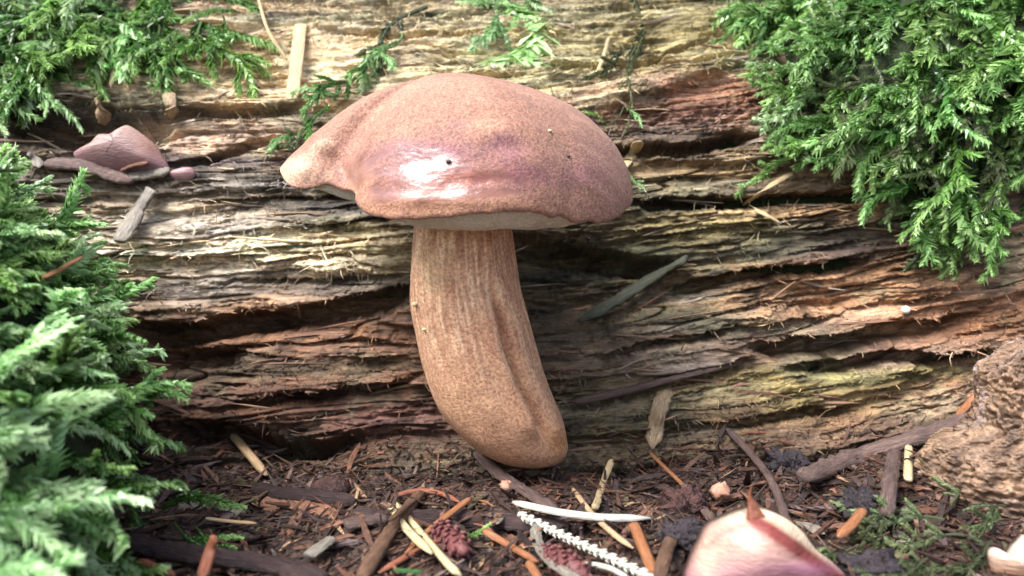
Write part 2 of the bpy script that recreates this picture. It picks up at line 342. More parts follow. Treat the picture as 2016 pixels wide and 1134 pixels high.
for i in (0, len(xs)-1):                                   # sawn ends of the log, far outside the picture
    ring = LV[i*nvs:(i+1)*nvs][::4]; c = ring.mean(0)
    mk('cut_end', np.vstack([ring, c]), [(k, k+1, len(ring)) for k in range(len(ring)-1)], M['log'], fallen_log, colors={'wood_colour': np.tile((0.4, 0.3, 0.18), (len(ring)+1, 1))})

# ================================================================== THE FOREST FLOOR
def floor_z(x, y):
    z = 0.30*fbm(x*0.28, y*0.35, 3, 300)+0.10*fbm(x*1.1+0.4*y, y*1.6, 3, 305)+0.05*fbm(x*4, y*4, 3, 310)
    z += -0.25*sstep(-2.5, 1.5, y)-0.12+0.25*np.exp(-(((x-4.5)/3.0)**2+((y-1.0)/1.6)**2))+0.7*np.exp(-(((x-11)/3.5)**2+((y+1)/4.0)**2))
    far = sstep(14, 40, np.abs(x))+sstep(9, 40, np.abs(y)); return z*(1+np.clip(far, 0, 1)*3)
fxs = np.concatenate([-np.geomspace(6000, 16, 40), np.linspace(-15, 15, 520), np.geomspace(16, 6000, 40)])
fys = np.concatenate([-np.geomspace(6000, 12, 40), np.linspace(-11, 4.5, 330), np.geomspace(5, 6000, 40)])
FX, FY = np.meshgrid(fxs, fys, indexing='ij'); fx, fy = FX.ravel(), FY.ravel()
FV = np.stack([fx, fy, floor_z(fx, fy)], -1)
k = np.clip(0.5+0.8*fbm(fx*0.9, fy*1.3, 4, 320), 0, 1)[:, None]
FC = (np.array([0.022, 0.015, 0.013])*(1-k)+np.array([0.075, 0.047, 0.036])*k)
floor_ob = link('forest_floor', mesh_data('forest_floor', FV, grid_faces(len(fxs), len(fys)), M['floor'], colors={'wood_colour': FC}))
tag(floor_ob, 'dark crumbly forest floor of rotted wood in front of the log', 'ground', kind='structure')

# coarse copies to drop things onto
def bvh(V, nu, nv, su, sv):
    A = np.asarray(V).reshape(nu, nv, 3)[::su, ::sv]; f = grid_faces(A.shape[0], A.shape[1])
    return BVHTree.FromPolygons(A.reshape(-1, 3).tolist(), f.tolist())
T_LOG = bvh(LV, len(xs), len(vs), 3, 3); T_FLOOR = bvh(FV, len(fxs), len(fys), 3, 3)
TREES = [T_LOG, T_FLOOR]
def hit(px, py, trees=None):
    best = None; d = Vector(ray(px, py)); o = Vector(CAM)
    for t in (trees or TREES):
        l, n, i, dist = t.ray_cast(o, d)
        if l is not None and (best is None or dist < best[2]): best = (np.array(l), np.array(n), dist)
    if best is None: return P(px, py, 3.0), np.array([0, -1.0, 0.2])
    l, n, _ = best
    if np.dot(n, np.array(d)) > 0: n = -n
    return l, n
def on(px, py, lift=0.0):
    l, n = hit(px, py); return l-ray(px, py)*lift*(2.2 if n[2] > 0.62 and l[1] < 0.8 else 1.0)

# ------------------------------------------------------------------ splinters and fibres of the log
def chip_mesh(seed, L=1.0, W=0.12, T=0.05, seg=5):
    """a torn sliver of wood along +X with pointed, ragged ends"""
    r = np.random.default_rng(seed); V = []
    bend = r.uniform(-0.08, 0.08); tw = r.uniform(-0.5, 0.5)
    for i in range(seg+1):
        t = i/seg; wd = W*(min(1, 0.25+3*t, 0.12+3.2*(1-t)))*r.uniform(0.75, 1.15); th = T*(min(1, 0.4+3*t, 0.2+3*(1-t)))*r.uniform(0.7, 1.2)
        c = np.array([L*t, bend*math.sin(math.pi*t)*L+r.uniform(-.1, .1)*W, r.uniform(-.1, .1)*T]); a = tw*t
        for sx, sz in ((-1, -1), (1, -1), (1, 1), (-1, 1)):
            q = (sx*wd/2+r.uniform(-.12, .12)*W, sz*th/2); V.append(c+np.array([r.uniform(-.05, .05)*L*(0.4 if 0 < i < seg else 1), q[0]*math.cos(a)-q[1]*math.sin(a), q[0]*math.sin(a)+q[1]*math.cos(a)]))
    F = [(i*4+k, i*4+(k+1) % 4, i*4+4+(k+1) % 4, i*4+4+k) for i in range(seg) for k in range(4)]+[(3, 2, 1, 0), (seg*4, seg*4+1, seg*4+2, seg*4+3)]
    return np.array(V), F
def orient(o, b, d, n, s=(1, 1, 1), parent=None):
    d, sd, n = frame(np.asarray(d, float), np.asarray(n, float)); b = np.asarray(b, float)*CM
    if parent is not None: b = b-np.array(parent.location)
    m = Matrix(((d[0], sd[0], n[0], b[0]), (d[1], sd[1], n[1], b[1]), (d[2], sd[2], n[2], b[2]), (0, 0, 0, 1)))
    o.matrix_basis = m @ Matrix.Diagonal((*s, 1))

SPL_MATS = [wood_mat('splinter_'+n, c, 0.4, (1, 9, 9), 0.7, None, 0.02, spread=0.3) for n, c in
            (('straw', (0.50, 0.40, 0.26)), ('brown', (0.20, 0.13, 0.085)), ('grey', (0.25, 0.21, 0.17)), ('red', (0.17, 0.09, 0.06)))]
spl_meshes = [[mesh_data('splinter', *chip_mesh(500+s, 1.0, 0.075+0.02*(s % 3), 0.045), mm, smooth=False) for s in range(5)] for mm in SPL_MATS]
r = np.random.default_rng(11)
nsp = 0
while nsp < 190:
    px = r.uniform(-20, 2030); py = r.uniform(10, 900)
    l, n = hit(px, py, [T_LOG])
    x, v = l[0], 0
    mi = 0 if py < 560 and px < 1300 and r.random() < 0.6 else (3 if py > 600 and r.random() < 0.5 else int(r.integers(1, 3)))
    ang = r.normal(0.06 if px > 1000 else -0.04, 0.13); L = r.uniform(0.5, 2.4)
    d = np.array([math.cos(ang)*r.choice([-1, 1]), -0.06*r.random(), math.sin(ang)]); d = d-n*np.dot(d, n)*0.9
    o = link('splinter', spl_meshes[mi][int(r.integers(5))], fallen_log)
    orient(o, l+n*0.03-d*L/2, d+n*r.uniform(-0.02, 0.08), n+r.normal(0, 0.25, 3), (L, r.uniform(0.4, 1.1), r.uniform(0.6, 1.2)), fallen_log); nsp += 1

def fibres(n, seed):
    """hair-fine torn fibres standing off the wood"""
    r = np.random.default_rng(seed)
    ok = np.where((np.abs(gx) < 17.5) & (gv > 1.5) & (gv < ARC_FINE-1))[0]
    bias = np.clip(LD[ok]+0.6, 0.1, 1.2)*(0.25+np.clip(perlin(gx[ok]*0.5, gv[ok]*0.8, 400)+0.3, 0, 1)); idx = r.choice(ok, n, p=bias/bias.sum())
    V = np.zeros((n, 5, 3)); base = LV[idx]; nor = LN[idx]
    L = r.gamma(1.8, 0.085, n)[:, None]; a = r.normal(0, 1, (n, 3)); a[:, 0] *= 2.2; a[:, 2] *= 0.9; a = a+nor*0.7-np.array([0, 0, 0.12]); a /= np.linalg.norm(a, axis=1)[:, None]
    sd = np.cross(a, nor+r.normal(0, .3, (n, 3))); sd /= np.linalg.norm(sd, axis=1)[:, None]+1e-6; W = r.uniform(0.008, 0.024, n)[:, None]
    V[:, 0] = base-sd*W-nor*0.01; V[:, 1] = base+sd*W-nor*0.01; mid = base+a*L*0.55+r.normal(0, .02, (n, 3))
    V[:, 2] = mid-sd*W*0.7; V[:, 3] = mid+sd*W*0.7; V[:, 4] = base+a*L+r.normal(0, .05, (n, 3))*L*2
    b = np.arange(n)[:, None]*5
    F = np.vstack([b+np.array([0, 1, 3]), b+np.array([0, 3, 2]), b+np.array([2, 3, 4])])
    c = np.clip(LC[idx]*r.uniform(0.6, 1.45, (n, 1))+np.array([0.015, 0.01, 0.005]), 0, 0.85)
    return V.reshape(-1, 3), F, np.repeat(c, 5, axis=0)
V, F, C = fibres(42000, 12)
tag(mk('wood_fibre', V, F, M['fibre'], fallen_log, colors={'wood_colour': C}), kind='stuff')

# ================================================================== THE MUSHROOM
def cap_material():
    m, nt, b = mat('cap_skin'); v = coords(nt); c0 = attr(nt, 'skin'); wet = attr(nt, 'wet', 'Fac')
    g = noise(nt, v, 15.0, 4, 0.7); g2 = noise(nt, v, 3.0, 4, 0.6)
    vo = nn(nt, 'ShaderNodeTexVoronoi'); vo.inputs['Scale'].default_value = 30.0; nt.links.new(v, vo.inputs['Vector'])
    sp = ramp(nt, g, [(0.36, (0.58, 0.52, 0.52)), (0.48, (0.96, 0.94, 0.94)), (0.62, (1.42, 1.40, 1.35))])
    dry = mul(nt, c0, sp); dry = mul(nt, dry, ramp(nt, g2, [(0.3, (0.86, 0.82, 0.84)), (0.7, (1.12, 1.10, 1.06))]))
    mx = nn(nt, 'ShaderNodeMix', data_type='RGBA'); nt.links.new(wet, mx.inputs['Factor']); nt.links.new(dry, mx.inputs['A'])
    wc = mul(nt, c0, ramp(nt, g2, [(0.3, (0.62, 0.46, 0.44)), (0.7, (0.95, 0.78, 0.74))])); nt.links.new(wc, mx.inputs['B'])
    nt.links.new(mx.outputs['Result'], b.inputs['Base Color'])
    rr = nn(nt, 'ShaderNodeMapRange'); rr.inputs['To Min'].default_value = 0.66; rr.inputs['To Max'].default_value = 0.2; nt.links.new(wet, rr.inputs[0]); nt.links.new(rr.outputs[0], b.inputs['Roughness'])
    nt.links.new(wet, b.inputs['Coat Weight']); b.inputs['Coat Roughness'].default_value = 0.10; b.inputs['Sheen Weight'].default_value = 0.06; b.inputs['Sheen Roughness'].default_value = 0.5; b.inputs['Coat IOR'].default_value = 1.5
    b.inputs['Specular IOR Level'].default_value = 0.45
    b.inputs['Subsurface Weight'].default_value = 0.12; b.inputs['Subsurface Radius'].default_value = (0.003, 0.0012, 0.0008); b.inputs['Subsurface Scale'].default_value = 0.6
    inv = mathn(nt, 'MULTIPLY', wet, v=-0.8); inv = mathn(nt, 'ADD', inv, v=1.0)
    h = mathn(nt, 'ADD', mathn(nt, 'MULTIPLY', g, v=1.0), mathn(nt, 'MULTIPLY', vo.outputs['Distance'], v=0.5)); h = mathn(nt, 'MULTIPLY', h, inv)
    nt.links.new(bump(nt, h, 0.02, 1.0), b.inputs['Normal'])
    # the wet film wrinkles a little
    nw = noise(nt, coords(nt, (0.6, 1.6, 1.6)), 2.2, 5, 0.65); nt.links.new(bump(nt, nw, 0.09, 0.8), b.inputs['Coat Normal'])
    return m
M['cap'] = cap_material()
M['pore'] = plain_mat('pore_flesh', [(0.3, (0.74, 0.68, 0.56)), (0.7, (0.88, 0.84, 0.74))], 3.0, rough=0.7, bdist=0.05, trans=0.2)
M['flesh'] = plain_mat('cream_flesh', [(0.3, (0.62, 0.52, 0.38)), (0.7, (0.80, 0.72, 0.58))], 3.0, rough=0.6, bdist=0.04, trans=0.2)

RIM = [(1245, 384, -0.7), (1236, 408, -1.6), (1195, 431, -2.6), (1130, 428, -3.4), (1075, 414, -3.9), (1020, 409, -4.15), (960, 413, -4.25), (900, 418, -4.25),
       (830, 424, -4.1), (770, 424, -3.8), (725, 415, -3.35), (701, 396, -2.95), (692, 376, -2.5), (672, 368, -2.0), (642, 358, -1.75), (610, 364, -1.75), (582, 367, -1.7),
       (562, 355, -1.4), (553, 336, -0.8), (566, 330, 0.2), (620, 345, 1.4), (720, 380, 2.3), (860, 400, 2.75), (1000, 402, 2.7), (1130, 392, 2.0), (1215, 380, 0.7)]
rim = np.array([P(*p) for p in RIM]); nr = len(rim)
NT, NP = 520, 130
closed = np.vstack([rim[-3:], rim, rim[:4]]); rc = catmull(closed, (len(closed)-1)*40+1)
i0, i1 = 3*40, (3+nr)*40; seg = rc[i0:i1+1]
sl_ = np.concatenate([[0], np.cumsum(np.linalg.norm(np.diff(seg, axis=0), axis=1))]); tt = np.linspace(0, sl_[-1], NT, endpoint=False)
rimc = np.stack([np.interp(tt, sl_, seg[:, k]) for k in range(3)], -1)
apex = P(885, 151, -0.35)
ang = np.arctan2(-(rimc[:, 1]-apex[1]), rimc[:, 0]-apex[0])          # 0 right, +90 front, 180 left
# torn, uneven margin along the front right
rp = np.arange(NT)/NT*40
rag = 0.045*fbm(rp*1.5, rp*0+2, 3, 500); rimc[:, 2] += rag*(0.35+1.0*np.exp(-((ang-0.95)/0.55)**2))
ts = np.concatenate([np.linspace(0.0, 1, NP)]) ** 0.85
wl = sstep(2.0, 2.75, np.abs(ang))                                      # the left flank is straighter than the right
T2, = (ts,)
g = np.sin(ts*math.pi/2); he = 1-np.cos(ts*math.pi/2); hl = 0.55*g**1.7+0.45*g**3.0
H = he[None, :]*(1-wl[:, None])+hl[None, :]*wl[:, None]
CV = np.zeros((NT, NP, 3))
for k in (0, 1): CV[:, :, k] = apex[k]+(rimc[:, None, k]-apex[k])*g[None, :]
# smooth rim height inside so only the outer part of the cap follows the waves of the margin
kz = np.ones(61)/61; rz = rimc[:, 2]; rzs = np.convolve(np.concatenate([rz[-60:], rz, rz[:60]]), kz, 'same')[60:-60]
mixw = sstep(0.55, 0.98, ts)[None, :]
zr = rzs[:, None]*(1-mixw)+rz[:, None]*mixw
CV[:, :, 2] = apex[2]-(apex[2]-zr)*H
# bumps, the knob and the fold on the left lobe, gentle undulation
px, py = proj(CV); front = (CV[:, :, 1] < 0.6)
def cap_normals(A):
    du = np.roll(A, -1, 0)-np.roll(A, 1, 0); dv = np.gradient(A, axis=1); n = np.cross(dv, du); n /= np.linalg.norm(n, axis=-1, keepdims=True)+1e-9
    s = np.sign(np.sum(n*(A-(apex-np.array([0, 0, 3]))), -1)); return n*s[..., None]
CN = cap_normals(CV)
def gau(a, b, sx, sy, rot=0.0):
    dx, dy = px-a, py-b; c, s = math.cos(rot), math.sin(rot); return np.exp(-((dx*c+dy*s)/sx)**2-((-dx*s+dy*c)/sy)**2)*front
d = 0.12*gau(636, 284, 17, 15)-0.04*gau(655, 314, 22, 14)-0.13*gau(680, 350, 14, 34, -0.45)+0.16*gau(598, 335, 34, 26)
d += 0.08*gau(960, 262, 60, 24)-0.05*gau(850, 320, 120, 22)-0.06*gau(1010, 285, 40, 20)-0.05*gau(940, 355, 80, 16)+0.06*gau(850, 395, 150, 14)
d += 0.05*fbm(CV[:, :, 0]*0.5+4, CV[:, :, 1]*0.5+CV[:, :, 2]*0.6, 3, 510)*g[None, :]
CV = CV+CN*d[..., None]
# the margin rolls under
roll = []
inw = apex[None, :]-rimc; inw[:, 2] = 0; inw /= np.linalg.norm(inw, axis=1)[:, None]
edge = CV[:, -1]
thick = 0.11+0.04*fbm(rp*0.5, rp*0, 2, 520)
for a in np.linspace(0.25, 1.0, 6):
    th = a*math.pi; roll.append(edge+inw*((1-math.cos(th))*0.5*thick)[:, None]*1.2-np.array([0, 0, 1])*(math.sin(th)*thick*0.75)[:, None]+np.array([0, 0, 1])*0.10*max(0, a-0.5))
CV = np.concatenate([CV]+[q[:, None] for q in roll], axis=1); npp = CV.shape[1]
px, py = proj(CV); cx, cy, cz = CV[..., 0], CV[..., 1], CV[..., 2]; front = cy < 0.6
# skin colour
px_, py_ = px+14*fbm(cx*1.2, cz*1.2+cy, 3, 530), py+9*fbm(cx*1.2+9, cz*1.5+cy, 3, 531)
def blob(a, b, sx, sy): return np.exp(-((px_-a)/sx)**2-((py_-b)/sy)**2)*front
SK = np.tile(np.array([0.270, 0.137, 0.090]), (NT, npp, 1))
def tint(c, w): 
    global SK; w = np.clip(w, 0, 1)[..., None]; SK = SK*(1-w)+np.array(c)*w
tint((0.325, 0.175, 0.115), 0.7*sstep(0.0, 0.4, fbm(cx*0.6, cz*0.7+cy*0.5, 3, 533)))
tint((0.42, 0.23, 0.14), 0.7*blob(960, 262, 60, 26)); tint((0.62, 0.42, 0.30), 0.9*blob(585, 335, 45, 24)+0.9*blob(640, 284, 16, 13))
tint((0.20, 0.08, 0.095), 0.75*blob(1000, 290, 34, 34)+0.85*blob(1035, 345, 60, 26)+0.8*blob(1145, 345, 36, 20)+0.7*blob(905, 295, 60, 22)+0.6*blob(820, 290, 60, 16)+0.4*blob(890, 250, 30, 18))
tint((0.24, 0.10, 0.12), 0.6*blob(830, 320, 120, 40)); tint((0.27, 0.09, 0.06), 0.9*blob(920, 350, 80, 20)+0.5*blob(820, 365, 80, 22)); tint((0.26, 0.13, 0.095), 0.2*blob(655, 316, 20, 14))  # last tint paints crease shade into the dimple by the left lobe
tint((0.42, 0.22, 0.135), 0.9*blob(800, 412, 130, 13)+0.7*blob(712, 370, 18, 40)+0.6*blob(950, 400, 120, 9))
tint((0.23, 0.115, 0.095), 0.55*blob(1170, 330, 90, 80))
wet = np.clip(1.5*(np.exp(-(((px_-800)/115)**2+((py_-335)/46)**2)**2)+np.exp(-(((px_-900)/140)**2+((py_-365)/32)**2)**2)+0.8*np.exp(-(((px_-800)/70)**2+((py_-392)/12)**2)**2)+0.15*np.exp(-(((px_-960)/70)**2+((py_-300)/26)**2)**2))*front, 0, 1)
wet = sstep(0.05, 1.0, wet)*(0.25+0.75*sstep(-0.55, 0.05, fbm(cx*1.3, (cz+0.6*cy)*3.5, 3, 540)))
base_c = P(985, 905, 0.4); mushroom = empty('mushroom', (base_c[0]+0.9, 0.5, 0.0))
tag(mushroom, 'large brown mushroom with wet domed cap and thick curved stem', 'mushroom')
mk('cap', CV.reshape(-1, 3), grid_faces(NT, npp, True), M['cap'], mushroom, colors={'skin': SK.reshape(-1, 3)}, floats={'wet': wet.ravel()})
# pores: a bulging pale layer from inside the margin to the stem
hub = P(905, 440, -0.5); NS = 26; PV = []; fz = np.exp(-((ang-1.25)/0.75)**2); tz = np.minimum(CV[:, -1, 2]-0.05, 6.20)*fz+(1-fz)*np.maximum(CV[:, -1, 2]-0.12, 6.30)
start = CV[:, -1]
for s in np.linspace(0.01, 1, NS):
    q = start+(hub-start)*s; drop = math.sin(min(1, max(s, 0)*3.2)*math.pi*0.5)
    q[:, 2] = start[:, 2]*(1-drop)+(tz*(1-s)+6.45*s)*drop 
    q[:, 2] += 0.05*fbm(q[:, 0]*1.6, q[:, 1]*1.6, 3, 550)*drop
    PV.append(q)
PV = np.stack(PV, 1)
mk('pore_layer', PV.reshape(-1, 3), grid_faces(NT, NS, True), M['pore'], mushroom)

# stem
SLICE = [(428, 818, 1002), (470, 813, 1008), (520, 809, 1016), (560, 808, 1023), (600, 809, 1031), (640, 815, 1041), (680, 823, 1052), (720, 833, 1064), (760, 847, 1080),
         (800, 866, 1096), (835, 889, 1108), (860, 912, 1114), (880, 937, 1118), (896, 965, 1113), (906, 990, 1102), (912, 1020, 1085), (915, 1046, 1062)]
sp = catmull(np.array(SLICE, float), 170); NA = 220; aa = np.arange(NA)/NA*2*math.pi
SV = np.zeros((len(sp), NA, 3))
for i, (yy, xl, xr) in enumerate(sp):
    f = i/(len(sp)-1); Y = -0.75+0.95*sstep(0.1, 1, f)
    a, b = P(xl, yy, Y), P(xr, yy, Y); c = (a+b)/2; rr = (b[0]-a[0])/2
    SV[i, :, 0] = c[0]+rr*np.cos(aa); SV[i, :, 1] = c[1]-rr*0.97*np.sin(aa); SV[i, :, 2] = c[2]
for _ in range(2): SV[1:-1] = SV[1:-1]*0.5+(SV[:-2]+SV[2:])*0.25
spx, spy = proj(SV); sf = np.sin(aa)[None, :] > 0.0
gl = np.interp(spy, [560, 620, 690, 760, 820, 870], [962, 985, 1000, 1028, 1058, 1075]); gw = sstep(520, 640, spy)*(1-sstep(835, 880, spy))*sf
dx = spx-gl
ds = -0.22*gw*np.exp(-(dx/9)**2)*1.2+0.17*gw*np.exp(-((dx+24)/18)**2)+0.08*gw*np.exp(-((dx-30)/18)**2)
hh = (spy-430)/480.0; angc = np.tile(aa[None, :], (len(sp), 1))
ds += 0.035*perlin(angc*9, hh*3, 600)*(1-sstep(0.3, 0.8, hh))+0.02*perlin(angc*20, hh*4, 601)*(1-sstep(0.2, 0.7, hh))+0.05*fbm(angc*1.6, hh*3, 3, 602)
nx, ny = np.cos(aa)[None, :], -np.sin(aa)[None, :]
endt = (1-sstep(0.9, 1.0, hh)); SV[..., 0] += nx*ds*endt; SV[..., 1] += ny*ds*endt
SCc = np.tile(np.array([0.55, 0.318, 0.20]), SV.shape[:2]+(1,))
st = perlin(angc*16+0.4*perlin(angc*4, hh*6, 611), hh*5, 610)+0.6*perlin(angc*34, hh*9, 612)
w = (0.75*sstep(-0.05, 0.5, st)*(1-sstep(0.35, 0.85, hh)))[..., None]; SCc = SCc*(1-w)+np.array([0.78, 0.56, 0.38])*w
w = (0.6*sstep(0.05, 0.5, -st)*(1-sstep(0.4, 0.9, hh)))[..., None]; SCc = SCc*(1-w)+np.array([0.42, 0.20, 0.13])*w
w = (0.5*np.exp(-((spx-890)/60)**2-((spy-800)/90)**2)*sf)[..., None]; SCc = SCc*(1-w)+np.array([0.60, 0.36, 0.22])*w
w = (0.7*np.exp(-((spx-1105)/26)**2-((spy-872)/26)**2))[..., None]; SCc = SCc*(1-w)+np.array([0.50, 0.24, 0.08])*w
w = (0.45*np.exp(-((spx-1010)/34)**2-((spy-500)/110)**2))[..., None]; SCc = SCc*(1-w)+np.array([0.36, 0.19, 0.13])*w  # right edge below the cap darkened: shade painted into the colour
w = (0.6*np.exp(-((spx-850)/26)**2-((spy-530)/60)**2))[..., None]; SCc = SCc*(1-w)+np.array([0.66, 0.47, 0.27])*w  # left edge lightened: painted light on the lit side
def stem_material():
    m, nt, b = mat('stem_skin'); v = coords(nt); c0 = attr(nt, 'skin'); gr = noise(nt, v, 13.0, 4, 0.7); g2 = noise(nt, v, 2.0, 4)
    amt = attr(nt, 'grain', 'Fac')
    c = mul(nt, c0, ramp(nt, gr, [(0.36, (0.64, 0.57, 0.54)), (0.48, (0.97, 0.95, 0.94)), (0.62, (1.32, 1.31, 1.27))])); c = mul(nt, c, ramp(nt, g2, [(0.3, (0.88, 0.85, 0.84)), (0.7, (1.1, 1.1, 1.08))]))
    nt.links.new(c, b.inputs['Base Color']); b.inputs['Roughness'].default_value = 0.7; b.inputs['Specular IOR Level'].default_value = 0.3
    b.inputs['Subsurface Weight'].default_value = 0.1; b.inputs['Subsurface Radius'].default_value = (0.003, 0.0015, 0.001); b.inputs['Subsurface Scale'].default_value = 0.5
    nt.links.new(bump(nt, mathn(nt, 'MULTIPLY', gr, amt), 0.03, 1.0), b.inputs['Normal']); return m
M['stem'] = stem_material()
ns = len(sp); V = np.vstack([SV.reshape(-1, 3), SV[-1].mean(0)[None]])
F = [tuple(f) for f in grid_faces(NA, ns, True).tolist()] if False else None
idx = np.arange(ns*NA).reshape(ns, NA); ix2 = np.hstack([idx, idx[:, :1]])
F = np.stack([ix2[:-1, :-1], ix2[1:, :-1], ix2[1:, 1:], ix2[:-1, 1:]], -1).reshape(-1, 4)
stem = mk('stem', SV.reshape(-1, 3), F, M['stem'], mushroom, colors={'skin': SCc.reshape(-1, 3)}, floats={'grain': (0.35+0.65*sstep(0.15, 0.6, hh)).ravel()})
# specks stuck to the mushroom
M['speck_dark'] = plain_mat('dark_speck', [(0.3, (0.02, 0.015, 0.012)), (0.7, (0.05, 0.04, 0.03))]); M['speck_pale'] = plain_mat('pale_speck', [(0.3, (0.6, 0.5, 0.25)), (0.7, (0.75, 0.65, 0.4))])
def pebble(seed, r=(1, 1, 1), n=10, rough=0.2):
    g = np.random.default_rng(seed); V = []; m = n//2+1
    for i in range(m+1):
        th = math.pi*i/m
        for k in range(n): V.append(np.array([math.sin(th)*math.cos(2*math.pi*k/n)*r[0], math.sin(th)*math.sin(2*math.pi*k/n)*r[1], math.cos(th)*r[2]])*(1+rough*g.uniform(-1, 1)))
    return np.array(V), [(i*n+k, i*n+(k+1) % n, (i+1)*n+(k+1) % n, (i+1)*n+k) for i in range(m) for k in range(n)]
T_CAP = BVHTree.FromPolygons(CV.reshape(-1, 3).tolist(), grid_faces(NT, npp, True).tolist()); T_STEM = BVHTree.FromPolygons(SV.reshape(-1, 3).tolist(), F.tolist())
for i, (a, b, rr, mm, lab) in enumerate([(1118, 308, 0.05, 'speck_dark', 'tiny black speck stuck to the right of the brown cap'), (884, 319, 0.06, 'speck_dark', 'tiny black speck at the edge of the wet patch on the cap'), (1081, 258, 0.05, 'speck_pale', 'tiny yellowish crumb high on the brown cap'),
                                       (818, 598, 0.09, 'speck_pale', 'small yellow crumb stuck to the edge of the stem'), (837, 648, 0.06, 'speck_pale', 'small pale crumb on the stem below the yellow crumb'), (851, 467, 0.05, 'speck_pale', 'tiny crumb on the stem just under the cap')]):
    l, n = hit(a, b, [T_CAP, T_STEM]); V, F_ = pebble(40+i, (rr, rr*0.7, rr*0.6), 10, 0.25)
    tag(mk('debris_speck', V+l+n*rr*0.3, F_, M[mm]), lab, 'speck')

# ================================================================== MOSS
def leafy(curve, nrm, rad, seed, age0, age1, dens=1.0, leaf=0.16, spread=0.55):
    """small pointed leaves overlapping like shingles all round a curve, some with their tips curled out"""
    r = np.random.default_rng(seed); L = np.concatenate([[0], np.cumsum(np.linalg.norm(np.diff(curve, axis=0), axis=1))])
    n = max(4, int(L[-1]/0.05*dens)); V = []; F = []; A = []
    for i in range(n):
        t = (i+r.uniform(0, .6))/n; s = t*L[-1]; p = np.array([np.interp(s, L, curve[:, k]) for k in range(3)])
        q = np.array([np.interp(min(s+0.02, L[-1]), L, curve[:, k]) for k in range(3)]); o = np.array([np.interp(max(s-0.02, 0), L, curve[:, k]) for k in range(3)])
        d, sd, u = frame(q-o, nrm); tape = (1.0-0.55*max(0, t-0.6)/0.4)*(0.75+0.25*min(1, t*4))
        for row in range(4):
            ph = row*math.pi/2+(i % 2)*0.78+r.uniform(-.3, .3); rv = sd*math.cos(ph)+u*math.sin(ph)*0.4
            ll = leaf*r.uniform(0.8, 1.3)*tape; free = r.random() < 0.55
            dirv = d+rv*spread*(r.uniform(0.9, 1.9) if free else r.uniform(0.45, 0.9)); dirv /= np.linalg.norm(dirv)
            ls = np.cross(rv, dirv); ls /= np.linalg.norm(ls)+1e-6; up = np.cross(dirv, ls); w = ll*r.uniform(0.22, 0.32)
            b = len(V); curl = r.uniform(-0.25, 0.45) if free else r.uniform(-0.1, 0.15)
            V += [p+rv*rad, p+dirv*ll*.42+ls*w-rv*w*.35, p+dirv*ll*.45+rv*w*.45, p+dirv*ll*.42-ls*w-rv*w*.35, p+dirv*ll+rv*ll*curl-u*ll*(0.2 if free else 0.05)]
            F += [(b, b+1, b+2), (b, b+2, b+3), (b+1, b+4, b+2), (b+2, b+4, b+3)]
            a = age0+(age1-age0)*t; a = float(np.clip(a+r.uniform(-.14, .14), 0, 1)); A += [a*0.5, a*0.9, a, a*0.9, min(1, a*1.25)]
    return V, F, A
def shoot_mesh(seed, m, length=2.2, branches=9, blen=0.7, bare=0.0, curve_amt=0.45, leaf=0.23, up=0.0):
    r = np.random.default_rng(seed); n = 14; t = np.linspace(0, 1, n)
    sw, dr = r.uniform(-curve_amt, curve_amt), r.uniform(-0.25, 0.10)+up
    main = np.stack([length*t, sw*length*t**2*0.6+0.075*length*np.sin(t*7+seed*1.7), dr*length*t**2*1.3+0.06*np.sin(t*5+seed)], -1); nz = np.array([0, 0, 1.0])
    V, F, A = leafy(main[2:] if bare == 0 else main[int(bare*n):], nz, 0.03, seed, 0.15, 1.0, 1.0, leaf)
    V = list(V); F = list(F); A = list(A)
    sv, sf = tube(main, np.linspace(0.035, 0.012, n), 5); o = len(V); V += list(sv); F += [tuple(o+q for q in f) for f in sf]; A += [0.2]*len(sv)
    for k in range(branches):
        f = min(0.95, max(0.05, 0.12+0.80*(k+r.uniform(-.3, 1.3))/branches)); sg = 1 if r.random() < 0.5 else -1; p = np.array([np.interp(f, t, main[:, c]) for c in range(3)])
        bl = blen*(1.0-0.75*max(0, f-0.35)/0.65)*(0.55+0.45*min(1, f/0.3))*r.uniform(0.25, 1.35); an = r.uniform(0.6, 1.35)
        dd = np.array([math.cos(an), sg*math.sin(an), r.uniform(-.3, .35)]); q = np.linspace(0, 1, 6)[:, None]
        bc = p+dd*q*bl+np.array([r.uniform(-.1, .5), -0.2*sg*r.random(), r.uniform(-.9, .4)])*q**2*bl
        bV, bF, bA = leafy(bc, nz, 0.02, seed*31+k, 0.15+0.3*f, 0.65+0.35*f, 1.0, leaf*0.82, 0.5)
        o = len(V); V += bV; F += [tuple(o+q for q in ff) for ff in bF]; A += bA
    return mesh_data('moss_shoot', np.array(V), F, M[m], smooth=False, floats={'age': np.array(A)})
SHOOT = {k: [] for k in ('frond', 'frond_pale', 'strand', 'strand_old', 'frond_old', 'strand_pale')}
for s in range(6): SHOOT['frond'].append(shoot_mesh(700+s, 'moss', 2.2, 6+s % 4, 0.7))
for s in range(4): SHOOT['frond_pale'].append(shoot_mesh(720+s, 'moss_pale', 2.1, 10, 0.8, curve_amt=0.15))
for s in range(7): SHOOT['strand'].append(shoot_mesh(840+s, 'moss', 2.2, 3, 0.55, curve_amt=0.8, leaf=0.30))
for s in range(5): SHOOT['strand_pale'].append(shoot_mesh(750+s, 'moss_pale', 2.2, 3, 0.55, curve_amt=0.8, leaf=0.30))
for s in range(3): SHOOT['strand_old'].append(shoot_mesh(760+s, 'moss_old', 2.4, 3, 0.5, curve_amt=0.2, leaf=0.13))
for s in range(3): SHOOT['frond_old'].append(shoot_mesh(780+s, 'moss_old', 2.2, 8, 0.7))
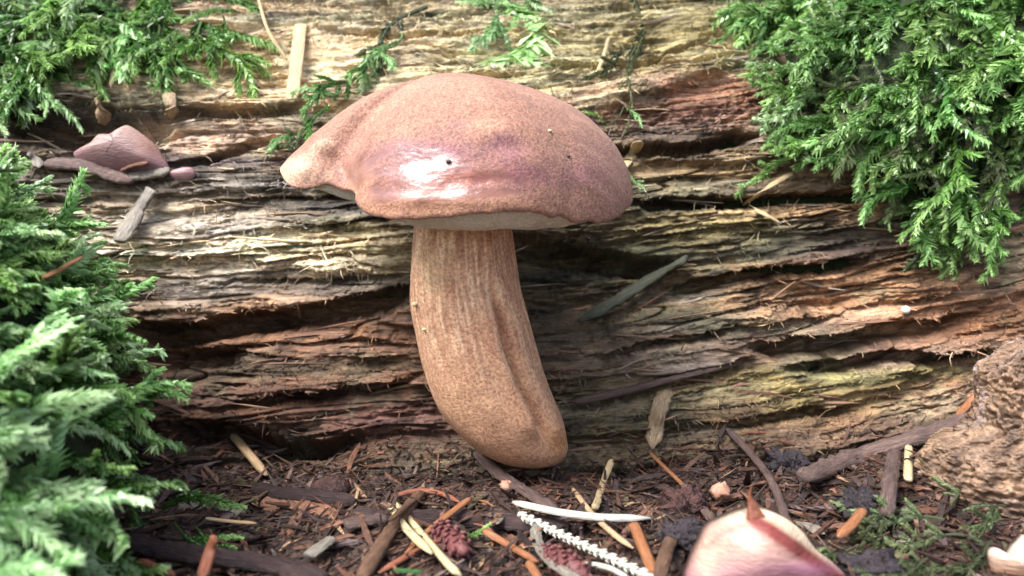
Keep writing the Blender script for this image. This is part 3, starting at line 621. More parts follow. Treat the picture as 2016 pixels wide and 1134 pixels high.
def put_shoot(parent, kind, b, tip, n, wide=1.0, r=rng):
    """one shoot from its foot b to its tip"""
    b = np.asarray(b, float); d = np.asarray(tip, float)-b; L = np.linalg.norm(d); s = L/2.2
    o = link('moss_shoot', SHOOT[kind][int(r.integers(len(SHOOT[kind])))], parent); orient(o, b, d, n, (s, s*wide*random.choice((-1, 1)), s), parent); return o

# ---- the cushion on the left, rising in front of the log
def dome(x, y):
    cy = -3.0; cx = -14.3-0.48*(y-cy)
    a = np.clip(1-((x-cx)/(5.2+0.5*np.sin(y*0.9)))**2-((y-cy)/9.6)**2, 0, 1)
    return 7.5*a**0.62*(1-0.34*sstep(-3, -11, y))+0.5*fbm(x*0.5, y*0.5, 3, 800)*np.sqrt(a)-0.35*(a <= 0)
mx_, my_ = np.meshgrid(np.linspace(-24.5, -4.2, 150), np.linspace(-13, 7, 140), indexing='ij')
DV = np.stack([mx_.ravel(), my_.ravel(), dome(mx_.ravel(), my_.ravel())], -1)
left_moss = empty('moss_cushion', (-14.2, -3.0, 0)); tag(left_moss, 'tall bright green moss cushion in front of the log, blurred close up', 'moss')
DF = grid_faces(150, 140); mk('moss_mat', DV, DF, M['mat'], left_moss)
r = np.random.default_rng(21); cnt = 0; guard = 0
while cnt < 285 and guard < 6000:
    guard += 1
    y = r.uniform(-12.3, 4.5); x = -14.3-0.48*(y+3)+r.uniform(-4, 5.2); z = dome(x, y)
    if z < 0.3: continue
    e = 0.15; gxn = (dome(x+e, y)-dome(x-e, y))/(2*e); gyn = (dome(x, y+e)-dome(x, y-e))/(2*e); n = np.array([-gxn, -gyn, 1.0]); n /= np.linalg.norm(n)
    b = np.array([x, y, z]); q = proj(b+n*0.8)
    if not (-230 < q[0] < 420 and 250 < q[1] < 1330): continue
    if np.dot(n, CAM-b) < -2.0: continue
    down = np.array([0, 0, -1.0]); down = down-n*np.dot(down, n); rd = r.normal(0, 0.55, 3)
    d = n*r.uniform(0.45, 0.95)+down*r.uniform(0.1, 0.75)+rd*0.75+np.array([0.28, -0.1, 0.12]); d /= np.linalg.norm(d)
    L = r.uniform(1.3, 2.5) if y > -7 else r.uniform(1.6, 3.0)
    if y < -6 and r.random() < 0.7: kd = None
    else: kd = 1
    kd = ('frond_pale' if r.random() < 0.25 else 'strand_pale') if kd is None else 'frond' if r.random() < 0.25 else ('strand' if r.random() < 0.55 else ('strand_pale' if r.random() < 0.5 else 'frond_pale'))
    put_shoot(left_moss, kd, b-n*0.25, b-n*0.25+d*L, n+np.array([0, -0.3, 0.5])+r.normal(0, .3, 3), r.uniform(0.8, 1.2), r); cnt += 1

# ---- the curtain of moss hanging over the log on the right
def inpoly(x, y, poly):
    c = False; j = len(poly)-1
    for i in range(len(poly)):
        if ((poly[i][1] > y) != (poly[j][1] > y)) and (x < (poly[j][0]-poly[i][0])*(y-poly[i][1])/(poly[j][1]-poly[i][1]+1e-9)+poly[i][0]): c = not c
        j = i
    return c
RPOLY = [(1540, -140), (2200, -140), (2200, 240), (2040, 260), (1965, 300), (1940, 400), (1880, 430), (1800, 420), (1760, 370), (1700, 300), (1600, 270), (1570, 200), (1560, 120)]
right_moss = empty('moss_curtain', hit(1800, 150)[0]); tag(right_moss, 'thick dark green moss curtain hanging over the upper log', 'moss')
NXG, NYG = 60, 46; RV = []
gpx = np.linspace(1440, 2240, NXG); gpy = np.linspace(-230, 520, NYG)
pa = np.array(RPOLY, float)
def polydist(x, y):
    best = 1e9
    for i in range(len(pa)):
        a, b = pa[i], pa[(i+1) % len(pa)]; ab = b-a; t = np.clip(np.dot(np.array([x, y])-a, ab)/np.dot(ab, ab), 0, 1); best = min(best, np.hypot(*(np.array([x, y])-a-ab*t)))
    return best if inpoly(x, y, RPOLY) else -best
for a in gpx:
    for b in gpy:
        xq, vq = px2xv(a, b); yq, zq = prof_at(vq); e = polydist(a, b); lift = np.clip(e/70.0, -0.9, 1.7)+0.22*float(perlin(a*0.02, b*0.02, 820))
        RV.append(np.array([float(xq), float(yq), float(zq)])+np.array([0, -0.82, 0.35])*lift)
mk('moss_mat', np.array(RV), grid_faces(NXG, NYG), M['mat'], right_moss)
def log_pt(px, py, out=0.0):
    xq, vq = px2xv(px, py); yq, zq = prof_at(vq); return np.array([float(xq), float(yq), float(zq)])+np.array([0, -0.88, 0.3])*out
r = np.random.default_rng(22); cnt = 0; guard = 0
while cnt < 240 and guard < 9000:
    guard += 1; a, b = r.uniform(1500, 2120), r.uniform(-130, 470)
    e = polydist(a, b)
    if e < -16: continue
    th = math.radians(r.normal(205 if a < 1720 else 240, 34)); Lp = r.uniform(80, 190)      # direction the tip hangs in
    out = np.clip(e/70.0, 0.0, 1.6)+r.uniform(0.0, 0.35)
    tip = log_pt(a+math.cos(th)*Lp, b-math.sin(th)*Lp, max(0.4, out+r.uniform(-0.1, 0.75)))
    kd = 'frond' if r.random() < 0.6 else ('strand' if r.random() < 0.5 else 'frond_old')
    put_shoot(right_moss, kd, log_pt(a, b, out), tip, np.array([r.normal(0, .35), -0.8, 0.55+r.normal(0, .3)]), r.uniform(0.8, 1.25), r); cnt += 1
for (a, b, c, d, kd) in [(1610, 330, 1448, 345, 'frond'), (1640, 210, 1462, 262, 'frond_pale'), (1650, 250, 1490, 285, 'frond'), (1600, 130, 1478, 85, 'frond'), (1640, 150, 1475, 162, 'frond'), (1860, 400, 1782, 502, 'frond'), (1900, 370, 1735, 440, 'frond'),
                         (1925, 400, 1958, 530, 'strand'), (1925, 440, 1880, 518, 'strand'), (1700, 250, 1560, 345, 'frond'), (1830, 290, 1740, 345, 'strand'), (1850, 320, 1700, 385, 'frond_old'), (1960, 300, 1990, 380, 'strand_old'), (1800, 330, 1725, 400, 'frond')]:
    put_shoot(right_moss, kd, log_pt(a, b, 0.9), log_pt(c, d, 0.75), np.array([0, -0.85, 0.5]), 1.1)

# ---- moss creeping over the top left of the log
tl = empty('moss_patch', hit(200, 60)[0]); tag(tl, 'loose green moss creeping over the top left end of the log', 'moss')
r = np.random.default_rng(23)
for k in range(95):
    a = r.uniform(-60, 540)*r.uniform(0.6, 1) if k > 30 else r.uniform(-60, 160); b = r.uniform(-60, 110) if a > 130 else r.uniform(-60, 150)
    th = math.radians(r.choice([250, 215, 320, 190, 280])+r.normal(0, 25)); Lp = r.uniform(70, 150)
    o1 = 0.25+r.uniform(0, 0.5); put_shoot(tl, 'frond' if r.random() < 0.3 else ('strand' if r.random() < 0.65 else 'strand_pale'), log_pt(a, b, o1), log_pt(a+math.cos(th)*Lp, b-math.sin(th)*Lp, o1+r.uniform(0, 0.4)), np.array([r.normal(0, .3), -0.6, 0.8]), r.uniform(0.7, 1.1), r)
for (a, b, c, d, kd) in [(345, 60, 200, 182, 'strand'), (330, 70, 265, 165, 'frond'), (300, 50, 245, 110, 'frond'), (110, 60, 60, 190, 'strand'), (440, 50, 492, 118, 'strand'), (430, 10, 560, 18, 'strand'), (90, 100, 20, 215, 'strand'), (400, 40, 425, 130, 'frond')]:
    put_shoot(tl, kd, log_pt(a, b, 0.6), log_pt(c, d, 0.5), np.array([0, -0.7, 0.7]), 1.0)

# ---- single sprigs on the log
def sprig(label, segs, name='moss_sprig', group=None):
    base = hit(*segs[0][:2])[0]; e = empty(name, base); tag(e, label, 'moss', group)
    for (a, b, c, d, kd, o0, o1, wide) in segs: put_shoot(e, kd, log_pt(a, b, o0), log_pt(c, d, o1), np.array([0, -0.8, 0.6]), wide)
    return e
sprig('pale green moss frond hanging onto the log above the cap', [(1000, -30, 1010, 152, 'frond_pale', 0.5, 0.7, 1.9), (1000, 40, 930, 98, 'frond_pale', .5, .6, 1.4), (1010, 40, 1056, 66, 'frond_pale', .5, .6, 1.2), (1010, 20, 910, 30, 'strand_pale', .4, .6, 1), (1020, -10, 1058, 30, 'strand_pale', .4, .6, 1)])
sprig('dark trailing moss sprig running down behind the left of the cap', [(830, 25, 690, 190, 'strand_old', 0.3, 0.5, 1), (790, 70, 700, 175, 'frond_pale', .3, .6, 1.0), (760, 95, 770, 160, 'frond_pale', .3, .5, 1.0), (700, 160, 600, 235, 'frond', .4, .7, 0.9), (680, 190, 592, 215, 'strand_pale', .4, .7, 1), (650, 220, 585, 275, 'strand', .5, .7, 1), (730, 130, 680, 170, 'strand', .4, .7, 1), (640, 250, 545, 310, 'frond_old', .3, .5, 1), (600, 260, 520, 300, 'frond_pale', .2, .4, .8)])
sprig('brown wiry moss stem hanging down the log beyond the cap', [(1252, -20, 1240, 130, 'strand_old', 0.5, 0.6, 0.6), (1242, 110, 1232, 245, 'strand_old', .6, .7, 0.6), (1225, 230, 1180, 275, 'strand_old', .6, .7, .8), (1225, 225, 1262, 258, 'strand_pale', .6, .8, .8), (1190, 260, 1160, 225, 'strand', .6, .7, .7)])
sprig('short pale moss tip peeping out beside the cap rim', [(1225, 350, 1272, 380, 'strand_pale', .5, .8, 1)])
sprig('faint green moss strands across the log beside the brown moss stem', [(1240, 105, 1165, 165, 'frond_old', .3, .5, .7), (1340, 5, 1300, -20, 'frond', .4, .6, 1), (1500, 20, 1430, 70, 'frond', .4, .6, .8), (1420, 0, 1320, 5, 'frond_pale', .4, .6, .8)])
# ---- sprigs on the floor
def floor_sprig(label, segs, group=None):
    base = hit(*segs[0][:2])[0]; e = empty('moss_sprig', base); tag(e, label, 'moss', group)
    for (a, b, c, d, kd, o0, o1, wide) in segs: put_shoot(e, kd, on(a, b, o0), on(c, d, o1), np.array([0, -0.6, 0.8]), wide)
b = hit(310, 1010)[0]
e = empty('moss_sprig', b); tag(e, 'long green moss shoot reaching out of the cushion over the floor', 'moss')
put_shoot(e, 'strand', P(280, 1015, -3.5), P(455, 930, -3.2), np.array([0, -.6, .8]), .7); put_shoot(e, 'frond', P(240, 1000, -3.6), P(395, 1062, -3.9), np.array([0, -.6, .8]), .9); put_shoot(e, 'frond', P(200, 940, -4), P(330, 1030, -4.2), np.array([0, -.6, .8]), .9)
floor_sprig('dark green moss shoot lying beside the purple twig', [(340, 1035, 470, 1085, 'frond', .3, .25, .8), (380, 1040, 440, 1080, 'strand', .3, .3, .9)])
floor_sprig('plump green moss strand lying on the floor at the foot of the log', [(482, 945, 600, 962, 'strand', .25, .25, 1.0), (490, 950, 560, 965, 'strand', .2, .2, .9)])
floor_sprig('short green moss tip between the two red cones', [(890, 1052, 958, 1058, 'strand', .3, .3, 1.2)])
floor_sprig('sparse dark moss tangle on the floor below the knobbly stub', [(1860, 1030, 1650, 1010, 'frond_old', .5, .6, .9), (1900, 1060, 1720, 1075, 'frond_old', .4, .5, .9), (1700, 1060, 1595, 1090, 'frond_old', .3, .5, .8), (1750, 1040, 1640, 1110, 'frond_old', .4, .5, .8), (1960, 1080, 1820, 1120, 'frond_old', .4, .5, .9), (1880, 1000, 1850, 905, 'strand_old', .5, 1.2, .8), (1980, 1000, 1900, 1030, 'frond_old', .6, .7, .9), (1830, 1110, 1700, 1130, 'frond_old', .4, .5, .9), (1780, 1000, 1690, 1040, 'frond_old', .4, .5, .7)])
sprig('small dark moss tips in the hollow of the log beside the cushion', [(240, 790, 300, 752, 'strand', .2, .4, .8), (320, 770, 358, 735, 'frond_old', .1, .4, .6), (250, 860, 302, 845, 'strand', .3, .5, .8), (255, 890, 300, 915, 'frond', .4, .5, .8)])

# ================================================================== LITTER ON THE FLOOR
PAL = np.array([(0.030, 0.020, 0.016), (0.055, 0.032, 0.024), (0.09, 0.05, 0.034), (0.13, 0.07, 0.045), (0.075, 0.055, 0.055), (0.14, 0.11, 0.09), (0.17, 0.085, 0.05), (0.28, 0.20, 0.12), (0.10, 0.10, 0.055)])
def litter(n, seed, xr, yr, lo, hi, wf, weights, at=None):
    """flat torn crumbs and slivers lying every which way"""
    r = np.random.default_rng(seed); x = r.uniform(*xr, n); y = yr[0]+(yr[1]-yr[0])*r.random(n); z = floor_z(x, y)
    if at is not None: x, y, z = at.T
    L = lo+(hi-lo)*r.random(n)**3.2; W = np.clip(L*wf*r.uniform(0.4, 1.3, n), 0.02, 0.2); T = W*r.uniform(0.15, 0.45, n)
    a = r.uniform(0, math.pi*2, n)*0.75; tilt = r.normal(0, 0.28, n); d = np.stack([np.cos(a)*np.cos(tilt), np.sin(a)*np.cos(tilt), np.sin(tilt)], -1)
    up = np.stack([r.normal(0, .35, n), r.normal(0, .35, n), np.ones(n)], -1); s = np.cross(up, d); s /= np.linalg.norm(s, axis=1)[:, None]; u = np.cross(d, s)
    c = np.stack([x, y, z+T*0.35+np.abs(tilt)*L*0.10+r.uniform(-0.02, 0.05, n)], -1); V = np.zeros((n, 12, 3)); q = 0
    for t, k in ((-0.5, 0.45), (r.uniform(-.2, .2, n), 1.0), (0.5, 0.35)):
        cc = c+d*(L*t)[:, None]+u*(r.normal(0, .25, n)*T)[:, None]+s*(r.normal(0, .25, n)*W)[:, None]
        for sx, sz in ((-1, -1), (1, -1), (1, 1), (-1, 1)):
            V[:, q] = cc+s*(sx*W*0.5*k*r.uniform(0.7, 1.2, n))[:, None]+u*(sz*T*0.5*k)[:, None]+d*(r.normal(0, .05, n)*L)[:, None]; q += 1
    b = np.arange(n)[:, None]*12; F = []
    for i in (0, 4):
        for k in range(4): F.append(b+np.array([i+k, i+(k+1) % 4, i+4+(k+1) % 4, i+4+k]))
    F.append(b+np.array([3, 2, 1, 0])); F.append(b+np.array([8, 9, 10, 11]))
    col = np.array([1.12, 0.98, 0.98])*PAL[r.choice(len(PAL), n, p=weights)]*r.uniform(0.4, 1.0, (n, 1))
    return V.reshape(-1, 3), np.vstack(F), np.repeat(col, 12, axis=0)
wts = np.array([0.20, 0.22, 0.17, 0.12, 0.10, 0.06, 0.06, 0.03, 0.04])
Vs, Fs, Cs = [], [], []
for a in ((9000, 31, (-11, 11), (-7.6, 1.5), 0.10, 1.3, 0.13, wts), (22000, 32, (-11, 11), (-7.6, 1.5), 0.03, 0.22, 0.6, wts), (9000, 33, (-11, 11), (-7.6, 1.5), 0.15, 0.9, 0.05, wts)):
    V, F, C = litter(*a); F = F+sum(len(q) for q in Vs); Vs.append(V); Fs.append(F); Cs.append(C)
ok = np.where((np.abs(gx) < 13) & (gv > 1.6) & (gv < 3.9))[0]; r = np.random.default_rng(36); pr = np.exp(-(gv[ok]-1.6)/0.9)
for q, lo_, hi_, wf_ in ((5000, 0.1, 1.2, 0.12), (9000, 0.03, 0.25, 0.5)):
    V, F, C = litter(q, 37+q, (0, 1), (0, 1), lo_, hi_, wf_, wts, LV[r.choice(ok, q, p=pr/pr.sum())]); F = F+sum(len(k_) for k_ in Vs); Vs.append(V); Fs.append(F); Cs.append(C*1.25)
tag(mk('wood_litter', np.vstack(Vs), np.vstack(Fs), M['litter'], smooth=False, colors={'wood_colour': np.vstack(Cs)}), 'crumbled dark wood litter covering the forest floor', 'litter', kind='stuff')

NEED = {'orange': plain_mat('needle_orange', [(0.3, (0.22, 0.08, 0.032)), (0.7, (0.38, 0.17, 0.08))], 1.5, rough=0.45, tv=True), 'red': plain_mat('needle_red', [(0.3, (0.20, 0.06, 0.035)), (0.7, (0.34, 0.13, 0.07))], 1.5, rough=0.45, tv=True),
        'tan': plain_mat('needle_tan', [(0.3, (0.40, 0.25, 0.13)), (0.7, (0.60, 0.42, 0.25))], 1.5, rough=0.5, tv=True), 'straw': plain_mat('needle_straw', [(0.3, (0.50, 0.38, 0.19)), (0.7, (0.72, 0.60, 0.36))], 1.5, rough=0.5, tv=True),
        'grey': plain_mat('needle_grey', [(0.3, (0.34, 0.32, 0.26)), (0.7, (0.60, 0.58, 0.51))], 1.5, rough=0.45, tv=True), 'green': plain_mat('needle_green', [(0.3, (0.02, 0.08, 0.02)), (0.7, (0.05, 0.16, 0.04))], 1.5, rough=0.35, tv=True),
        'brown': wood_mat('twig_brown', (0.15, 0.085, 0.055), 0.5, (1, 3, 3), 0.65, None, 0.04, spread=0.05, tv=True), 'purple': wood_mat('twig_purple', (0.15, 0.10, 0.09), 0.5, (1.5, 3, 3), 0.6, None, 0.06, spread=0.05, tv=True), 'dark': wood_mat('twig_dark', (0.055, 0.035, 0.035), 0.5, (1.5, 3, 3), 0.5, None, 0.06, spread=0.05, tv=True),
        'greywood': wood_mat('weathered_grey', (0.26, 0.235, 0.20), 0.45, (1, 5, 5), 0.7, None, 0.04, spread=0.05, tv=True), 'strawood': wood_mat('dry_straw', (0.55, 0.43, 0.25), 0.4, (1, 5, 5), 0.7, None, 0.03, spread=0.05, tv=True), 'husk': wood_mat('dry_husk_brown', (0.34, 0.25, 0.155), 0.45, (1, 5, 5), 0.7, None, 0.03, spread=0.05, tv=True), 'greenwood': wood_mat('algae_wood', (0.055, 0.06, 0.04), 0.45, (1, 5, 5), 0.7, None, 0.03, spread=0.05, tv=True), 'redwood': wood_mat('red_brown_wood', (0.24, 0.12, 0.075), 0.45, (1, 5, 5), 0.7, None, 0.04, spread=0.05, tv=True)}
def pts3(pix, lift):
    if np.isscalar(lift): lift = [lift]*len(pix)
    return np.array([on(p[0], p[1], l) if len(p) == 2 else P(*p) for p, l in zip(pix, lift)])
def needle(label, pix, wpx, m, lift=0.15, cat='needle', name='fallen_needle', flat=0.5, tips=(0.45, 0.3), group=None, n=6, rough=0.0, seg=16, seed=0):
    c = catmull(pts3(pix, lift), seg); dist = np.linalg.norm(c.mean(0)-CAM); t = np.linspace(0, 1, seg)
    rad = wpx/2*dist/FPX*np.minimum(1, np.minimum(tips[0]+t*7, tips[1]+(1-t)*5)); 
    V, F = tube(c, rad, n, flat, (0, -0.5, 1), rough*0.5, seed)
    ls = np.repeat(np.concatenate([[0], np.cumsum(np.linalg.norm(np.diff(c, axis=0), axis=1))]), n); an = np.tile(np.arange(n)/n*2*math.pi, seg)
    if rough > 0.05: 
        cc = np.repeat(c, n, axis=0); V = cc+(V-cc)*(1+rough*0.9*fbm(ls*2.2+seed*5, np.cos(an)*1.5+seed, 3, 970)+rough*1.3*perlin(ls*0.7+seed, np.cos(an)*3+np.sin(an)*2, 975)+rough*0.9*perlin(ls*8, np.cos(an)*4+np.sin(an)*3, 976))[:, None]
    return tag(mk(name, V, F, NEED[m], smooth=True, floats={'tl': ls*1.3, 'ta': np.cos(an)*2.6, 'tb': np.sin(an)*2.6+seed}), label, cat, group)
def stick(label, pix, wpx, m, lift=0.2, cat='twig', name='fallen_twig', flat=0.8, tips=(0.7, 0.6), rough=0.18, seg=44, n=12, seed=1): return needle(label, pix, wpx, m, lift, cat, name, flat, tips, None, n, rough, seg, seed)

needle('curved grey white needle lying over the bare scaly twig', [(1010, 988), (1090, 1006), (1180, 1018), (1282, 1020)], 19, 'grey', 0.45)
needle('shorter straw coloured needle under the brown crossing stub', [(763, 992), (800, 1040), (850, 1090)], 17, 'straw', 0.5, flat=0.6)
needle('long speckled straw needle ending in a brown point', [(778, 988), (830, 1050), (880, 1108), (908, 1134)], 15, 'straw', 0.4, flat=0.6)
stick('brown twig passing beneath the two straw needles', [(832, 966), (780, 1030), (745, 1085), (710, 1140)], 26, 'brown', 0.3)
stick('short brown stub crossing the two straw needles', [(815, 985), (768, 1024)], 12, 'brown', 0.65)
needle('bright orange needle with its tip against the wood litter', [(928, 979), (890, 1008), (845, 1044), (798, 1090)], 15, 'orange', 0.4)
needle('arched reddish needle behind the bright orange needle', [(776, 976), (820, 966), (865, 970), (908, 990)], 12, 'red', 0.35)
needle('brown red needle lying below the long straw needle foot', [(870, 1060), (810, 1090), (745, 1128)], 14, 'red', 0.3)
needle('orange brown needle pointing down between the two red cones', [(950, 1043), (1000, 1072), (1058, 1106)], 17, 'orange', 0.45)
needle('broad orange needle under the tip of the grey needle', [(1243, 1020), (1262, 1065), (1292, 1140)], 24, 'orange', 0.3)
needle('thin tan needle passing beneath the grey needle', [(1125, 958), (1165, 1010), (1205, 1048), (1247, 1080)], 13, 'tan', 0.3)
needle('bright green needle beside the lower red cone', [(1063, 1072), (1100, 1090), (1142, 1106)], 15, 'green', 0.35)
needle('short green needle lying by the brown twig', [(775, 1122), (832, 1126)], 10, 'green', 0.4)
needle('pale blue grey needle behind the bare scaly twig', [(1150, 1108), (1200, 1118), (1240, 1140)], 13, 'grey', 0.3)
needle('small amber needle stub by the lower red cone', [(1040, 1105), (1062, 1140)], 18, 'orange', 0.5)
needle('slender orange needle leaning at the foot of the log', [(1278, 890), (1335, 945), (1402, 1012)], 9, 'orange', [0.3, 0.4, 0.4])
needle('upright red brown needle in front of the purple twig', [(423, 1054), (412, 1090), (396, 1142)], 24, 'red', [1.2, 0.9, 0.6], flat=0.4)
needle('flat brown needle leaning on the log left of the mushroom', [(455, 853), (490, 893), (525, 936)], 17, 'tan', 0.3)
bpy.context.view_layer.update(); _dg = bpy.context.evaluated_depsgraph_get()       # it lies on the moss shoots themselves
YN = min(float((lambda h: h[1][1]/CM if h[0] else -5.0)(scene.ray_cast(_dg, Vector(CAM*CM), Vector(ray(*q))))) for q in ((82, 548), (100, 538), (120, 530), (142, 518), (163, 505)))-0.06
needle('orange needle caught in the bright moss cushion', [(82, 548, YN-0.1), (120, 530, YN), (163, 505, YN+0.1)], 14, 'orange', 0)
needle('blurred brown needle by the foot of the moss cushion', [(272, 1102), (310, 1118), (345, 1134)], 14, 'red', 0.4)
needle('thin pale needle lying under the grey weathered chip', [(405, 1020), (450, 1026), (505, 1030)], 8, 'tan', 0.35)
needle('small orange sliver beside the sparse moss tangle', [(1702, 1002), (1680, 1030), (1650, 1058)], 20, 'orange', 0.5)
needle('small orange sliver lying by the top of the knobbly stub', [(1922, 778), (1905, 798), (1885, 818)], 14, 'orange', 0.4)
needle('pale wood peg standing by the knobbly stub', [(1790, 878), (1788, 945)], 15, 'straw', [0.7, 0.5], tips=(.8, .8))
stick('brown upright stick standing beside the pale peg', [(1762, 888), (1752, 950), (1744, 1015)], 24, 'purple', [0.8, .6, .5])
stick('thin purple brown twig curving down to the cut cap piece', [(1430, 843), (1475, 890), (1520, 950), (1550, 1030)], 14, 'purple', [0.3, 0.4, 0.6, 0.9], tips=(.5, .9))
stick('long bark covered twig slanting from the knobbly stub', [(1582, 940), (1680, 902), (1790, 866), (1945, 818)], 32, 'purple', [0.6, .6, .6, .6], flat=0.6, rough=0.25)
stick('thin pinkish twig pressed along the lower log', [(1130, 792), (1230, 770), (1340, 742), (1462, 710)], 15, 'purple', 0.25)
stick('flat brown splinter stick below the mushroom foot', [(938, 890), (985, 935), (1035, 968), (1092, 1002)], 24, 'purple', 0.35, flat=0.5)
stick('dark purple twig lying along the floor by the moss cushion', [(250, 1068), (330, 1084), (420, 1098), (520, 1112), (640, 1140)], 34, 'dark', 0.35, rough=0.2)
stick('long dark rotten stick lying across the litter below the mushroom', [(690, 1018), (800, 1022), (900, 1022), (1010, 1028), (1120, 1040)], 38, 'dark', 0.1, flat=0.6)
stick('blackened stick at the foot of the log beside the moss strand', [(500, 962), (560, 972), (640, 980), (700, 990)], 26, 'dark', 0.25)
stick('brown rounded stub standing right of the broad orange needle', [(1322, 1062), (1308, 1100), (1296, 1140)], 24, 'brown', 0.5)
stick('short rosy twig leaning in the litter by the dark clod', [(1345, 955), (1375, 990), (1405, 1030)], 14, 'purple', 0.4)
stick('wide grey brown weathered chip on the floor by the moss cushion', [(350, 1002), (400, 1000), (470, 1014)], 30, 'greywood', 0.25, 'chip', 'wood_chip', 0.3)
stick('brown slab of rotten wood lying below the blackened stick', [(520, 985), (580, 1000), (660, 1018)], 42, 'redwood', 0.15, 'chip', 'wood_chip', 0.3)
stick('grey purple broken chip lying by the two straw needles', [(680, 1035), (760, 1018)], 26, 'purple', 0.25, 'chip', 'wood_chip', 0.4)
stick('grey slanting chip in the litter above the dark purple twig', [(608, 1095), (655, 1058)], 24, 'greywood', 0.3, 'chip', 'wood_chip', 0.3)
stick('curled grey brown bark strip between the needles', [(1052, 1028), (1062, 1075), (1090, 1110), (1135, 1140)], 22, 'greywood', 0.5, 'bark', 'bark_strip', 0.3, (.2, .8))
stick('twisted straw coloured fibre bundle below the mushroom foot', [(1205, 905), (1188, 950), (1172, 1000)], 13, 'strawood', 0.4, 'fibre', 'fibre_bundle', 0.6, (.5, .9))
# on the log
stick('grey torn splinter leaning on the log beside the moss cushion', [(300, 372), (270, 420), (235, 476)], 32, 'greywood', [0.45, 0.55, 0.7], 'splinter', 'loose_splinter', 0.35, (.8, .7), 0.22)
stick('dark greenish splinter slanting over the hollow beside the stem', [(1352, 510), (1290, 545), (1215, 590), (1140, 634)], 32, 'greenwood', [0.5, .5, .5, .4], 'splinter', 'loose_splinter', 0.4, (.8, .3), 0.2)
stick('straw coloured flat blade standing against the upper log', [(592, 48), (584, 120), (574, 196)], 24, 'strawood', 0.5, 'blade', 'straw_blade', 0.15, (.9, .7), 0.08)
stick('thin pale grass stem curving over the upper log', [(508, -5), (528, 60), (565, 118)], 6, 'strawood', [0.7, .6, .4], 'stem', 'grass_stem', 1.0, (.9, .5), 0.0)
stick('pointed dry pinkish husk hanging on the lower log', [(1318, 760), (1300, 800), (1290, 845), (1284, 884)], 30, 'husk', 0.35, 'husk', 'dry_husk', 0.3, (.1, .1), 0.2)
stick('short white splinter lying on the dark ledge of the log', [(1485, 412), (1510, 424), (1538, 440)], 12, 'strawood', 0.4, 'splinter', 'loose_splinter', 0.3, (.3, .3), 0.1)
stick('pale tan strip slanting down from the hanging moss', [(1560, 340), (1510, 370), (1462, 405)], 13, 'strawood', 0.5, 'splinter', 'loose_splinter', 0.3, (.5, .5), 0.1)
stick('small ochre flap of wood standing behind the cap rim', [(1258, 278), (1245, 305), (1222, 332)], 22, 'strawood', 0.5, 'flap', 'wood_flap', 0.3, (.5, .8), 0.1)
stick('thin white thorn like sliver above the log ridge', [(1200, 70), (1190, 105), (1178, 140)], 8, 'strawood', [.8, .7, .5], 'sliver', 'wood_sliver', 0.6, (.2, .8), 0.0)
stick('dark fissured bark piece in front of the mauve shell', [(95, 322), (160, 325), (215, 342), (262, 358)], 34, 'purple', 0.45, 'bark', 'bark_piece', 0.5, (.8, .4), 0.2)
stick('grey fissured bark piece below the edge of the mauve shell', [(235, 350), (285, 345), (335, 336)], 28, 'greywood', 0.4, 'bark', 'bark_piece', 0.5, (.6, .5), 0.2)
stick('orange shred of wood lying on the mauve shell', [(238, 336), (262, 326), (292, 320)], 12, 'redwood', 0.75, 'shred', 'wood_shred', 0.5, (.4, .4), 0.2)
for i, (a, b, c, d, w, lab) in enumerate([(190, 195, 208, 248, 22, 'dry tan husk hanging in the black hollow above the mauve shell'), (330, 180, 338, 236, 22, 'dry tan husk hanging at the edge of the black hollow'), (325, 130, 318, 176, 14, 'thin tan husk hanging just below the moss fringe'), (222, 135, 218, 172, 10, 'short tan husk hanging beside the tiny green leaf'), (55, 300, 78, 330, 16, 'grey sliver at the edge of the black hollow near the cushion')]):
    stick(lab, [(a, b), ((a+c)/2+3, (b+d)/2), (c, d)], w, 'husk' if i < 4 else 'greywood', 0.6, 'husk', 'dry_husk', 0.3, (.25, .03), 0.22, 26, 10, i)
# more single chips, alike but for their place
r = np.random.default_rng(41); CH = [mesh_data('wood_chip', *chip_mesh(900+s, 1.0, 0.16+0.04*(s % 3), 0.06, 6), wood_mat('chip_'+str(s), k, 0.45, (1, 7, 7), 0.7, None, 0.03, spread=0.3), smooth=False) for s, k in enumerate(((0.12, 0.07, 0.045), (0.15, 0.075, 0.05), (0.12, 0.085, 0.085), (0.035, 0.024, 0.022), (0.09, 0.055, 0.035), (0.18, 0.155, 0.13)))]
for k in range(60):
    px, py = r.uniform(270, 1800), 900+235*r.random()**0.7; l, n = hit(px, py, [T_FLOOR]); L = r.uniform(0.35, 1.3)
    a = r.uniform(0, 6.28); dv = np.array([math.cos(a), math.sin(a)*0.8, r.normal(0, .12)])
    ci = int(r.integers(6)); o = link('wood_chip', CH[ci]); orient(o, l-dv*L/2+np.array([0, 0, 0.14]), dv, np.array([r.normal(0, .3), r.normal(0, .3), 1]), (L, r.uniform(.7, 1.4)*L**.5, r.uniform(.8, 1.4)))
    kn = ('brown', 'reddish', 'purple grey', 'blackish', 'brown', 'weathered grey')[ci]; sz = 'short' if L < 0.8 else 'long'; tag(o, sz+' torn '+kn+' wood chip lying loose in the dark litter', 'chip', sz+' '+kn+' wood chips in the litter')
r = np.random.default_rng(43)
for k in range(26):
    px, py = r.uniform(480, 1560), r.uniform(960, 1130); a = r.uniform(0, 6.28); L = r.uniform(25, 65)
    needle('thin rusty needle half hidden in the dark litter', [(px, py), (px+math.cos(a)*L/2, py+math.sin(a)*L*0.3-3), (px+math.cos(a)*L, py+math.sin(a)*L*0.6)], r.uniform(5, 9), r.choice(['orange', 'red', 'tan', 'brown']), 0.22, group='thin needles in the litter', seg=8, n=5)

